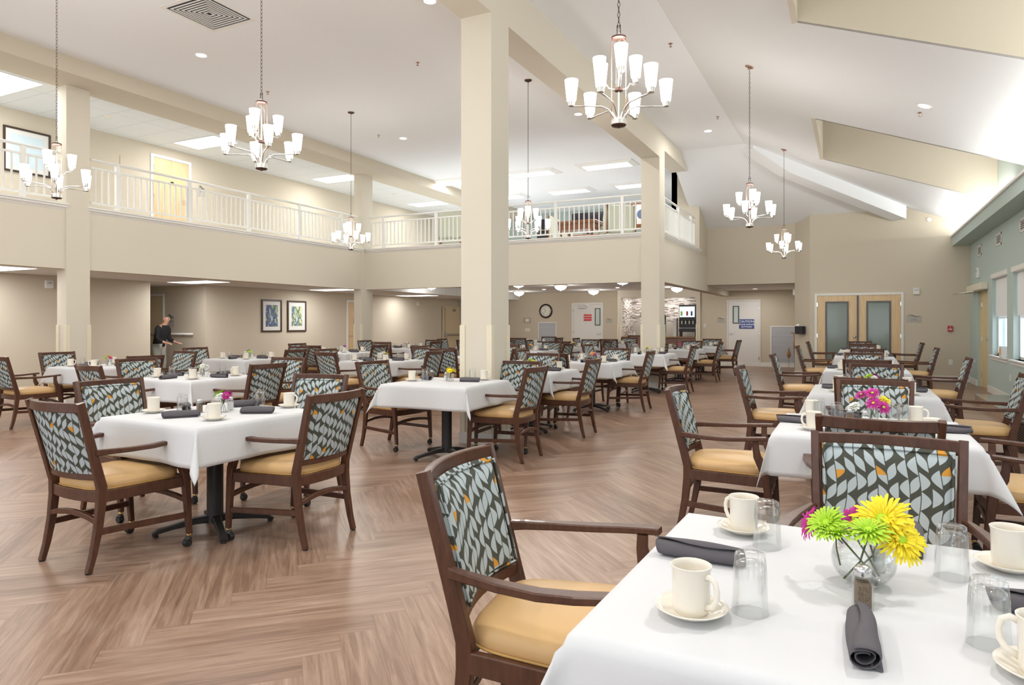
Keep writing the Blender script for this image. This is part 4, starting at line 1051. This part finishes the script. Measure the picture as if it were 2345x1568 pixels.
for x, y, w in ((-11.0,16.7,'left of the big pillar'),(-8.31,16.97,'just right of the big pillar'),(-10.7,21.9,'lowest in view right of the big pillar'),(-7.82,18.84,'above the clock'),(-7.96,22.1,'before the kitchen door'),(-5.29,16.87,'left of the slim pillar'),(-4.97,21.5,'right of the slim pillar by the niche')):
    dome(x, y, 'glowing glass dome light under the gallery, '+w)

# ================================================================ CEILING AND WALL DETAILS
o = thing('air_grille', 'large square ceiling grille with dark angled slats', 'vent', (-7.64,6.28,ZC), 0)
g = MB(); s = .37
for a in (1,):
    g.box((-s-.06,-s-.06,-.012),(s+.06,-s,0)); g.box((-s-.06,s,-.012),(s+.06,s+.06,0)); g.box((-s-.06,-s,-.012),(-s,s,0)); g.box((s,-s,-.012),(s+.06,s,0))
obj('grille_frame', g, 'white_trim', o)
obj('dark_backing', MB().box((-s,-s,-.002),(s,s,0)), 'vent_dark', o)
g = MB()
for k in range(1, 8):
    q = s*k/8; w = .010
    for sg in (1,-1):
        g.sweep([(sg*q,-q-w,-.010),(sg*q,q+w,-.010)], (.016,.012)); g.sweep([(-q-w,sg*q,-.010),(q+w,sg*q,-.010)], (.016,.012))
obj('slats', g, 'white_trim', o)
def sprinkler(x, y, z, label):
    o = obj('sprinkler_head', MB().lathe([(.004,-.050),(.020,-.048),(.020,-.044),(.006,-.040),(.008,-.012),(.030,-.004),(.032,0)], 14), 'copper_wire', None, 40); o.location = (x,y,z)
    tag(o, label, 'sprinkler', 'ceiling sprinkler heads')
for x, y, z, w in ((-6.15,8.94,ZC,'between the chandeliers left of the pillar'),(-9.30,8.87,ZC,'beside the chandelier over the long railing'),(-9.27,11.99,ZC,'near the corner of the balconies'),(-2.36,9.81,5.40,'right of the largest chandelier'),(-2.37,13.68,5.40,'above the farther vault downlight'),(.82,10.91,rz_(.82),'under the downlight between the dormer wells')):
    sprinkler(x, y, z, 'small sprinkler head '+w)
for x, y, w in ((-12.45,7.98,'nearer the leftmost column'),(-12.25,16.6,'beyond the corner column')):
    o = obj('smoke_detector', MB().lathe([(.03,-.04),(.05,-.032),(.065,-.012),(.07,0)], 20), 'plastic_cream', None, 40); o.location = (x,y,5.24); tag(o, 'cream smoke detector on the tiled upstairs ceiling, '+w, 'detector', 'smoke detectors upstairs')
o = obj('heat_detector', MB().lathe([(.02,-.03),(.045,-.02),(.055,0)], 18), 'plastic_white', None, 40); o.location = (1.60,YF-.002,3.84); o.rotation_euler = (R(-90),0,0); tag(o, 'round white detector high on the far beige wall', 'detector')
def wallbox(name, label, cat, loc, rz, w, h, d, mt, extra=None):
    o = thing(name, label, cat, loc, rz); obj('housing', MB().bbox((-w/2,-d,-h/2),(w/2,0,h/2),min(.006,d/3)), mt, o)
    if extra: extra(o, w, h, d)
    return o
def face(m2, x0, x1, z0, z1, nm_='front_plate'): return lambda o, w, h, d: obj(nm_, MB().box((x0*w,-d-.003,z0*h),(x1*w,-d,z1*h)), m2, o)
wallbox('fire_alarm_strobe', 'white square alarm strobe on the far wall right of the double doors', 'alarm', (1.345,YF,2.14), 0, .13,.15,.05,'plastic_white', face('clear_glass',-.3,.3,.05,.35,'strobe_lens'))
wallbox('fire_alarm_strobe', 'white alarm strobe high on the green window wall', 'alarm', (2.42,17.66,2.46), R(-90), .16,.22,.05,'plastic_white', face('clear_glass',-.3,.3,.05,.35,'strobe_lens'))
wallbox('fire_alarm_strobe', 'white alarm strobe under the left balcony', 'alarm', (-13.55,7.55,2.10), R(90), .14,.15,.05,'plastic_white', face('clear_glass',-.3,.3,.05,.35,'strobe_lens'))
wallbox('fire_alarm_strobe', 'cream alarm strobe upstairs beyond the corner column', 'alarm', (-13.55,17.0,4.95), R(90), .12,.16,.05,'plastic_cream', face('clear_glass',-.3,.3,.05,.35,'strobe_lens'))
wallbox('fire_alarm_strobe', 'cream alarm strobe on the wall left of the exit door', 'alarm', (-13.55,19.7,2.05), R(90), .12,.14,.05,'plastic_cream', face('clear_glass',-.3,.3,.05,.35,'strobe_lens'))
o = wallbox('fire_alarm_pull', 'red fire alarm pull station on the far wall', 'alarm', (2.03,YF,1.245), 0, .10,.135,.045,'fire_red')
obj('pull_handle', MB().box((-.035,-.052,-.02),(.035,-.045,0)), 'white_ink', o); text('FIRE', .022, o, (0,-.047,.04)); text('PULL DOWN', .013, o, (0,-.047,-.04))
wallbox('wall_outlet', 'white wall outlet low on the far beige wall', 'outlet', (2.04,YF,.46), 0, .08,.12,.008,'plastic_white', face('plastic_cream',-.2,.2,-.3,.3,'socket'))
wallbox('wall_outlet', 'narrow white outlet low on the green window wall', 'outlet', (2.42,14.36,.43), R(-90), .08,.12,.008,'plastic_white', face('plastic_cream',-.2,.2,-.3,.3,'socket'))
wallbox('light_switch', 'white triple light switch below the thermostat', 'switch', (-11.17,YB,1.13), 0, .20,.12,.008,'plastic_white', face('plastic_cream',-.35,.35,-.2,.2,'toggles'))
o = wallbox('thermostat', 'thermostat inside a clear guard box left of the clock', 'thermostat', (-11.17,YB,1.49), 0, .15,.10,.03,'plastic_white'); obj('guard_box', MB().box((-.13,-.05,-.10),(.13,-.046,-.09)).box((-.13,-.05,.09),(.13,-.046,.10)).box((-.13,-.05,-.1),(-.12,0,.1)).box((.12,-.05,-.1),(.13,0,.1)), 'plaque', o)
wallbox('soap_dispenser', 'white wall dispenser left of the serving niche', 'dispenser', (-7.50,YB,1.49), 0, .12,.26,.10,'plastic_white', face('black_plastic',-.12,.12,.1,.3,'sensor_window'))
o = wallbox('tissue_dispenser', 'black tissue box fixed on the angled wall', 'dispenser', (-1.19,19.08,1.20), R(-42), .24,.20,.13,'black_plastic'); obj('tissue', MB().add([(-.06,-.12,.10),(.02,-.12,.10),(.0,-.10,.16),(-.05,-.125,.15),(-.09,-.14,.11)], [(0,1,2,3),(0,3,4)]), 'white_ink', o)
wallbox('light_switch', 'small switch on the wall right of the niche', 'switch', (-4.40,YV,1.30), 0, .07,.12,.008,'plastic_white', face('plastic_cream',-.2,.2,-.3,.3,'toggle'))
wallbox('exit_sensor', 'white sensor at the edge of the vestibule', 'sensor', (-1.385,19.6,2.2), R(-90), .10,.16,.06,'plastic_white')
for x, w, z, l in ((17.55,.5,2.93,'smallest and farthest'),(15.4,.52,2.93,'middle'),(13.2,.75,2.94,'nearest')):
    o = thing('air_vent', 'white louvred vent under the green soffit, '+l, 'vent', (2.42,x,z), R(-90), 'white vents on the green wall'); a, b = w/2, .11
    f = MB(); f.box((-a,-.012,-b),(-a+.03,0,b)); f.box((a-.03,-.012,-b),(a,0,b)); f.box((-a,-.012,-b),(a,0,-b+.03)); f.box((-a,-.012,b-.03),(a,0,b)); obj('vent_frame', f, 'white_trim', o)
    obj('dark_backing', MB().box((-a,-.002,-b),(a,0,b)), 'vent_dark', o)
    f = MB()
    for k in range(5): zz = -b+.045+k*.032; f.sweep([(-a+.03,-.007,zz),(a-.03,-.007,zz)], (.014,.006), up=(0,.7,.7))
    obj('louvres', f, 'white_trim', o)
def grille(loc, w, h, label, n):
    o = thing('return_grille', label, 'vent', loc, 0, 'white louvred return grilles'); t = .035
    f = MB(); f.box((0,-.02,0),(t,0,h)); f.box((w-t,-.02,0),(w,0,h)); f.box((t,-.02,0),(w-t,0,t)); f.box((t,-.02,h-t),(w-t,0,h)); obj('vent_frame', f, 'white_trim', o)
    f = MB()
    for k in range(n): z = t+(k+.5)*(h-2*t)/n; f.sweep([(t,-.008,z),(w-t,-.008,z)], (.020,.003), up=(0,.75,.66))
    obj('louvres', f, 'louver', o); obj('backing', MB().box((t,-.002,t),(w-t,0,h-t)), 'louver', o)
grille((-10.72,YB,.62), .76, .80, 'white louvred grille on the wall under the clock', 24)
grille((-2.36,YV,.09), .96, 1.20, 'tall white louvred grille right of the caution door', 34)
# signs
def sign(label, loc, w, h, col, lines, rz=0):
    o = thing('wall_sign', label, 'sign', loc, rz); obj('sign_plate', MB().bbox((-w/2,-.012,-h/2),(w/2,0,h/2),.003), col, o)
    for s, sz, z in lines: text(s, sz, o, (0,-.0135,z), bold=.0015)
    return o
sign('blue caution sign on the white vestibule door', (-3.077,YV-.022,1.357), .456, .295, 'blue_sign', (('CAUTION:', .098, .075), ('DOOR SWINGS', .066, -.02), ('OUTWARD', .066, -.095)))
sign('small red caution sign on the kitchen door', (-8.72,YB-.022,1.588), .30, .235, 'red_sign', (('CAUTION:', .062, .045), ('EXIT SLOWLY', .046, -.045)))
def plaque(label, loc, w, h, rz=0, txt=('SUITE', 'DINING ROOM')):
    o = thing('room_plaque', label, 'sign', loc, rz, 'small taupe room plaques'); obj('plate', MB().bbox((-w/2,-.008,-h/2),(w/2,0,h/2),.002), 'plaque', o)
    pts = [(-w*.46+w*.86*k/12, -.012, h*.5+h*.16*sin(k/12*2*pi)*(1-.2*k/12)+.002) for k in range(13)]
    obj('swoosh', MB().sweep(pts, [(.004, h*.13*sin(pi*(k+.6)/13.2)) for k in range(13)], up=(0,0,1)), 'grey_ink', o)
    text(txt[0], h*.16, o, (0,-.0095,.0), 'grey_ink'); text(txt[1], h*.16, o, (0,-.0095,-h*.22), 'grey_ink')
plaque('taupe plaque with dark swoosh right of the double doors', (1.30,YF,1.475), .32, .145, txt=('DINING', 'PRIVATE ROOM'))
plaque('taupe plaque with dark swoosh left of the caution door', (-3.875,YV,1.465), .24, .14, txt=('KITCHEN', ''))
plaque('taupe plaque right of the kitchen door', (-7.90,YB,1.46), .24, .14, txt=('KITCHEN', ''))
plaque('dark framed plaque on the alcove wall', (-14.75,11.035,1.42), .24, .24, txt=('SUITE', ''))
plaque('small plaque upstairs right of the suite door', (-13.55,10.92,4.42), .16, .20, R(90), txt=('SUITE', ''))
# clock
o = thing('wall_clock', 'round wall clock with black rim and roman numerals', 'clock', (-10.40,YB,1.842))
def ydisc(prof, seg=40, caps=True): m = MB().lathe(prof, seg, caps=caps); m.v = [(x,-z,y) for x,y,z in m.v]; m.f = [tuple(reversed(f)) for f in m.f]; return m
obj('clock_rim', ydisc([(.215,0),(.275,0),(.27,.03),(.245,.05),(.215,.035),(.208,.005)], caps=False), 'clock_rim', o, 40)
obj('clock_face', ydisc([(.001,.006),(.212,.006),(.212,.012),(.001,.012)]), 'clock_face', o)
for k, s in enumerate(('XII','I','II','III','IIII','V','VI','VII','VIII','IX','X','XI')):
    a = -2*pi*k/12; text(s, .050, o, (-sin(a)*.165,-.0135,cos(a)*.165), 'grey_ink', name='numeral', rot=(pi/2,-a,0), bold=.001)
for a, l, w in ((R(-128),.15,.010),(R(35),.10,.013)):
    obj('clock_hand', MB().sweep([(0,-.016,0),(-sin(a)*l*(-1 if a < 0 else 1),-.016,cos(a)*l)], (w,.003), up=(0,1,0)), 'grey_ink', o)
# framed pictures
def picture(label, loc, w, h, art, rz, fw=.05, mat_=.11):
    o = thing('framed_picture', label, 'picture', loc, rz); f = MB()
    f.bbox((0,-.03,0),(fw,0,h),.004).bbox((w-fw,-.03,0),(w,0,h),.004).bbox((fw,-.03,0),(w-fw,0,fw),.004).bbox((fw,-.03,h-fw),(w-fw,0,h),.004); obj('frame', f, 'picture_frame', o)
    obj('mat_board', MB().box((fw,-.012,fw),(w-fw,0,h-fw)), 'mat_board', o)
    obj('print', MB().box((fw+mat_,-.014,fw+mat_),(w-fw-mat_,-.012,h-fw-mat_)), art, o)
picture('framed abstract print with deep blue, the left of the pair', (-13.548,12.70,1.145), .69, .845, 'art_first', R(90), .045, .095)
picture('framed abstract print in pale green, the right of the pair', (-13.548,13.59,1.145), .70, .84, 'art_second', R(90), .045, .11)
picture('wide framed beach print upstairs at the left edge', (-13.548,6.78,4.10), .80, .81, 'art_third', R(90), .035, .08)
# handrail in the alcove
o = thing('wall_handrail', 'white handrail on the alcove wall', 'handrail', (-15.9,11.0,1.115)); obj('rail', MB().sweep([(0,0,0),(1.95,0,0)], (.035,.05), rnd=8), 'white_trim', o, True); obj('bracket', MB().box((.3,-.01,-.04),(.34,.03,0)).box((1.6,-.01,-.04),(1.64,.03,0)), 'chrome', o)

# ================================================================ SERVING NICHE
o = thing('serving_counter', 'wood counter with brown panels in the serving niche', 'counter', (-7.23,22.95,0))
obj('cabinet', MB().box((.01,.0,0),(2.55,.95,.88)), 'cabinet_wood', o)
for k in range(4): obj('cabinet_door', MB().bbox((.03+k*.635,-.015,.10),(.63+k*.635,0,.86),.006), 'cabinet_wood', o)
obj('worktop', MB().bbox((-.0,-.03,.88),(2.56,1.2,.925),.008), 'counter_top', o)
o = thing('coffee_brewer', 'black and steel coffee brewer with a green display in the niche', 'coffee machine', (-5.95,23.35,.926))
obj('base', MB().bbox((-.2,-.15,0),(.12,.2,.10),.01), 'black_plastic', o); obj('tower', MB().bbox((-.2,.05,.1),(.12,.25,.72),.01), 'black_plastic', o)
obj('brew_head', MB().bbox((-.2,-.15,.56),(.12,.2,.76),.012), 'black_plastic', o); obj('display', MB().bbox((-.22,-.16,.78),(.10,.15,.88),.006), 'dark_frame', o)
obj('green_indicator', MB().box((-.20,-.165,.79),(-.10,-.16,.87)), 'green_light', o)
obj('carafe', MB().lathe([(.06,.10),(.075,.12),(.075,.38),(.05,.44),(.045,.47)], 20, (-.04,-.03,0)), 'steel', o, 40)
o = thing('soda_dispenser', 'black drink dispenser with a glowing picture panel in the niche', 'drink dispenser', (-5.02,23.35,.926))
obj('cabinet', MB().bbox((-.31,.0,.30),(.31,.5,1.08),.01), 'black_plastic', o); obj('lit_panel', MB().box((-.29,-.012,.66),(.22,.0,1.02)), 'screen', o)
for x, c_ in ((-.22,'petal_lime'),(-.03,'fire_red'),(.12,'blue_sign')): obj('panel_picture', MB().bbox((x-.03,-.016,.71),(x+.03,-.012,.86),.001), c_, o)
for k in range(4): obj('nozzle', MB().lathe([(.012,.42),(.02,.46),(.02,.54)], 12, (-.2+k*.125,-.05,0)), 'white_trim', o)
obj('nozzle_bar', MB().bbox((-.28,-.09,.54),(.28,.0,.62),.01), 'black_plastic', o); obj('drip_tray', MB().bbox((-.29,-.12,.16),(.29,.3,.28),.012), 'black_plastic', o)
for x in (-.26,.26): obj('leg', MB().box((x-.02,-.08,0),(x+.02,.25,.16)), 'black_plastic', o)
obj('back_panel', MB().box((-.28,.28,.25),(.28,.3,.6)), 'steel', o)
o = thing('cup_tower', 'tall pale cup dispenser between the machines in the niche', 'dispenser', (-5.52,23.6,.926)); obj('tubes', MB().box((-.06,-.06,0),(.06,.06,.62)), 'plastic_white', o); obj('side_post', MB().box((.07,-.05,0),(.09,.05,.64)), 'cabinet_wood', o)
o = thing('soap_bottle', 'small white pump bottle on the niche counter', 'bottle', (-6.85,23.2,.926)); obj('bottle_body', MB().lathe([(.03,0),(.032,.01),(.032,.10),(.012,.13)], 16), 'plastic_white', o, 40); obj('pump', MB().lathe([(.008,.13),(.008,.16),(.015,.162),(.015,.17)], 10), 'plastic_white', o)
o = thing('upholstered_bench', 'dark brown upholstered bench back before the niche counter', 'bench', (-6.5,22.3,0)); obj('bench_back', MB().bbox((-.35,.3,.3),(.45,.38,.95),.02), 'bench_fabric', o); obj('bench_frame', MB().bbox((-.40,.29,.93),(.50,.39,.97),.008).box((-.40,.29,0),(-.35,.39,.95)).box((.45,.29,0),(.5,.39,.95)), 'chair_wood', o); obj('bench_seat', MB().bbox((-.38,-.2,.38),(.48,.3,.46),.02), 'bench_fabric', o)
for x in (-.36,.44): obj('leg', MB().box((x-.02,-.18,0),(x+.02,-.14,.38)), 'chair_wood', o)

# ================================================================ RIGHT SIDE, VESTIBULE, GALLERY FURNITURE
o = thing('low_hearth_platform', 'low wooden platform with glossy dark top along the green wall', 'platform', (1.87,9.6,0)); obj('platform_side', MB().box((0,0,0),(.54,4.45,.135)), 'hearth_side', o); obj('glossy_top', MB().bbox((-.01,-.01,.135),(.54,4.46,.155),.004), 'hearth_top', o)
o = thing('wicker_basket', 'dark woven basket on the floor beside the right-hand chairs', 'basket', (1.72,8.95,0))
obj('basket_body', MB().loft([[(-.16,-.16,0),(.16,-.16,0),(.16,.16,0),(-.16,.16,0)],[(-.19,-.19,.32),(.19,-.19,.32),(.19,.19,.32),(-.19,.19,.32)]]), 'wicker', o); obj('basket_rim', MB().sweep([(-.19,-.19,.32),(.19,-.19,.32),(.19,.19,.32),(-.19,.19,.32)], (.025,.025), rnd=8, closed=True), 'wicker', o)
o = thing('paper_roll', 'white box with an orange patch on the far window sill', 'box', (2.40,14.86,.758)); obj('box_body', MB().bbox((-.05,-.10,0),(.05,.10,.20),.004), 'plastic_white', o); obj('orange_patch', MB().box((-.053,-.05,.05),(-.05,.06,.16)), 'petal_orange', o)
o = thing('carved_bird', 'carved wooden shore bird on thin wire legs by the tall grille', 'sculpture', (-1.80,22.75,0))
obj('bird_body', MB().lathe([(.002,.30),(.035,.33),(.058,.38),(.05,.45),(.028,.52),(.018,.58),(.010,.62),(.002,.64)], 16), 'carved_wood', o, True)
obj('wire_leg', MB().sweep([(-.015,0,0),(-.012,0,.32)], (.006,.006), rnd=6), 'black_metal', o); obj('wire_leg', MB().sweep([(.02,0,0),(.015,0,.32)], (.006,.006), rnd=6), 'black_metal', o)
o = thing('carved_heron', 'taller carved wooden bird at the vestibule corner', 'sculpture', (-1.62,22.6,0)); obj('bird_body', MB().sweep([(0,0,.45),(.0,0,.7),(.01,0,.95),(-.01,0,1.06),(-.10,0,1.10)], [(.03,.03),(.08,.08),(.06,.06),(.045,.045),(.03,.03)], up=(0,1,0), rnd=10), 'carved_wood', o, True)
obj('wire_leg', MB().sweep([(0,-.01,0),(0,-.01,.47)], (.008,.008), rnd=6), 'black_metal', o)

def wing_chair(x, y, rz, label):
    o = thing('wing_chair', label, 'armchair', (x,y,ZF), rz, 'pale upholstered wing chairs upstairs')
    obj('back', MB().bbox((-.34,-.36,.42),(.34,-.24,1.12),.04), 'wing_fabric', o); obj('seat', MB().bbox((-.32,-.28,.28),(.32,.34,.46),.04), 'wing_fabric', o)
    for s in (-1,1):
        obj('wing', MB().prism([(-.30,.60),(-.02,.62),(.02,.80),(-.10,1.02),(-.30,1.10)], 0, s*.34-.03, s*.34+.03), 'wing_fabric', o)
        obj('arm', MB().bbox((s*.34-.05,-.26,.42),(s*.34+.05,.30,.63),.03), 'wing_fabric', o)
        obj('wood_edge', MB().sweep([(s*.36,-.36,.40),(s*.37,-.37,.7),(s*.36,-.36,1.12)], (.03,.04)), 'wing_wood', o)
        obj('leg', MB().sweep([(s*.28,-.28,.30),(s*.30,-.32,0)], [(.06,.06),(.035,.035)]), 'wing_wood', o); obj('leg', MB().sweep([(s*.28,.28,.30),(s*.30,.30,0)], [(.06,.06),(.035,.035)]), 'wing_wood', o)
wing_chair(-9.55, 15.6, R(12), 'pale wing chair behind the railing just left of the big pillar')
wing_chair(-7.25, 17.6, R(-70), 'pale wing chair beside the upstairs table')
wing_chair(-5.35, 16.6, R(35), 'pale wing chair behind the railing near the slim pillar')
def tv(x, y, z, w, h, rz, label):
    o = thing('flat_television', label, 'television', (x,y,z), rz); obj('screen', MB().bbox((-w/2,-.03,0),(w/2,.03,h),.008), 'tv_black', o); obj('stand', MB().box((-.15,-.08,-.10),(.15,.08,-.08)).box((-.03,-.02,-.09),(.03,.02,.02)), 'tv_black', o)
tv(-7.35, 19.9, 4.22, 1.05, .58, 0, 'black television on the chest behind the centre railing')
o = thing('media_chest', 'dark wooden chest under the upstairs television', 'chest', (-7.35,20.0,ZF)); obj('chest_body', MB().bbox((-.75,-.22,.1),(.75,.25,.92),.01), 'wing_wood', o)
for k in range(3): obj('chest_door', MB().bbox((-.73+k*.49,-.235,.14),(-.26+k*.49,-.22,.88),.004), 'wing_wood', o)
for x in (-.7,.7): obj('leg', MB().box((x-.03,-.2,0),(x+.03,.23,.1)), 'wing_wood', o)
o = thing('dark_cabinet', 'tall dark cabinet left of the upstairs television', 'cabinet', (-8.0,18.2,ZF)); obj('cabinet_body', MB().bbox((-.22,-.2,.0),(.22,.25,1.18),.01), 'tv_black', o); obj('cabinet_door', MB().bbox((-.2,-.212,.05),(.2,-.2,1.13),.004), 'tv_black', o)
o = thing('game_table', 'carved brown wooden table upstairs between the wing chairs', 'table', (-6.3,16.5,ZF)); obj('tabletop', MB().bbox((-.55,-.4,.70),(.55,.4,.78),.02), 'wing_wood', o); obj('apron', MB().box((-.48,-.34,.55),(.48,.34,.70)), 'wing_wood', o)
for sx in (-1,1):
    for sy in (-1,1): obj('leg', MB().sweep([(sx*.44,sy*.30,.56),(sx*.40,sy*.27,.3),(sx*.47,sy*.33,0)], [(.08,.08),(.05,.05),(.06,.06)]), 'wing_wood', o)
o = thing('framed_poster', 'framed picture with dark blue shapes leaning behind the slim pillar', 'picture', (-5.0,17.6,ZF+.75)); obj('frame', MB().bbox((-.35,-.02,0),(.35,.02,.6),.004), 'wing_wood', o); obj('print', MB().box((-.31,-.024,.04),(.31,-.02,.56)), 'mat_board', o); obj('painted_shape', ydisc([(.001,.026),(.12,.026),(.12,.028),(.001,.028)]), 'cushion_blue', o, loc=(0,0,.3))
o = thing('side_table', 'brown side table upstairs under the framed picture', 'table', (-5.0,17.7,ZF)); obj('tabletop', MB().bbox((-.45,-.25,.68),(.45,.25,.74),.01), 'wing_wood', o)
for sx in (-1,1):
    for sy in (-1,1): obj('leg', MB().box((sx*.4-.025,sy*.2-.025,0),(sx*.4+.025,sy*.2+.025,.68)), 'wing_wood', o)

# ================================================================ PERSON IN THE ALCOVE
def person(x, y, rz):
    o = thing('person', 'person in a black top leaning forward in the alcove behind the far-left tables', 'person', (x,y,0), rz)
    # skeleton: (name, parent, position, radius); x right, y forward, z up
    J = [('pelvis',None,(0,0,.86),.125),('waist','pelvis',(0,.02,.99),.115),('chest','waist',(0,.07,1.14),.135),('upchest','chest',(0,.11,1.26),.12),('neck','upchest',(0,.14,1.34),.055),('chin','neck',(0,.175,1.40),.066),('skull','chin',(0,.185,1.47),.092),('crown','skull',(0,.178,1.52),.070)]
    for s, n in ((-1,'l'),(1,'r')):
        J += [('sh'+n,'upchest',(s*.17,.10,1.27),.055),('el'+n,'sh'+n,(s*.22,.10,1.02),.042),('wr'+n,'el'+n,(s*.20,.30,.92),.027),('pa'+n,'wr'+n,(s*.195,.37,.905),.032)]
        for k in range(4): J += [('f%d%s' % (k,n),'pa'+n,(s*(.170+.018*k),.42,.900),.0095),('g%d%s' % (k,n),'f%d%s' % (k,n),(s*(.170+.018*k),.445-.004*abs(k-1.5),.882),.0085)]
        J += [('t'+n,'pa'+n,(s*.155,.385,.895),.010)]
        J += [('hip'+n,'pelvis',(s*.09,0,.82),.095),('kn'+n,'hip'+n,(s*.10,.03,.47),.062),('an'+n,'kn'+n,(s*.10,-.02,.09),.042),('toe'+n,'an'+n,(s*.11,.13,.035),.038)]
    idx = {j[0]: k for k, j in enumerate(J)}
    me = bpy.data.meshes.new('body'); me.from_pydata([j[2] for j in J], [(idx[j[1]], k) for k, j in enumerate(J) if j[1]], [])
    b = bpy.data.objects.new('body', me); COL.objects.link(b); b.parent = o; me.materials.append(MAT['skin'])
    md = b.modifiers.new('skin', 'SKIN'); md.use_smooth_shade = True
    for k, j in enumerate(J): me.skin_vertices[0].data[k].radius = (j[3], j[3]*(.78 if j[0] in ('pelvis','waist','chest','upchest') else 1))
    me.skin_vertices[0].data[0].use_root = True
    sb = b.modifiers.new('sub', 'SUBSURF'); sb.levels = 1; sb.render_levels = 2
    def ell(c, rx, ry, n=20, tilt=0): return [(c[0]+rx*cos(2*pi*k/n), c[1]+ry*sin(2*pi*k/n), c[2]+tilt*sin(2*pi*k/n)) for k in range(n)]
    obj('black_top', MB().loft([ell((0,0,.84),.165,.125),ell((0,.01,.95),.155,.12),ell((0,.05,1.08),.17,.13),ell((0,.085,1.20),.19,.13),ell((0,.105,1.27),.175,.11),ell((0,.13,1.325),.085,.075)]), 'black_cloth', o, True)
    for s in (-1,1): obj('sleeve', MB().sweep([(s*.14,.10,1.275),(s*.19,.10,1.23),(s*.222,.10,1.03),(s*.216,.14,.99),(s*.206,.24,.95)], [(.13,.13),(.13,.13),(.105,.105),(.10,.10),(.075,.075)], rnd=12), 'black_cloth', o, True)
    for s in (-1,1): obj('trouser_leg', MB().loft([ell((s*.075,0,.90),.10,.13),ell((s*.09,.0,.75),.095,.105),ell((s*.10,.03,.47),.078,.08),ell((s*.10,-.015,.07),.075,.085)]), 'grey_cloth', o, True)
    for s in (-1,1): obj('shoe', MB().bbox((s*.11-.045,-.08,0),(s*.11+.045,.19,.07),.02), 'black_rubber', o)
    obj('nose', MB().loft([ell((0,.270,1.442),.016,.010,8),ell((0,.262,1.468),.010,.008,8),ell((0,.258,1.495),.006,.005,8)]), 'skin', o, True)
    for s in (-1,1): obj('ear', MB().loft([ell((s*.088,.178,1.43),.008,.012,8),ell((s*.095,.175,1.46),.010,.020,8),ell((s*.090,.172,1.485),.007,.014,8)]), 'skin', o, True); obj('eye', MB().lathe([(.001,-.006),(.006,-.004),(.008,0),(.006,.004),(.001,.006)], 10, (s*.032,.262,1.478)), 'black_rubber', o, True)
    obj('mouth', MB().box((-.022,.262,1.418),(.022,.268,1.424)), 'fire_red', o)
person(-14.40, 10.45, R(-70))
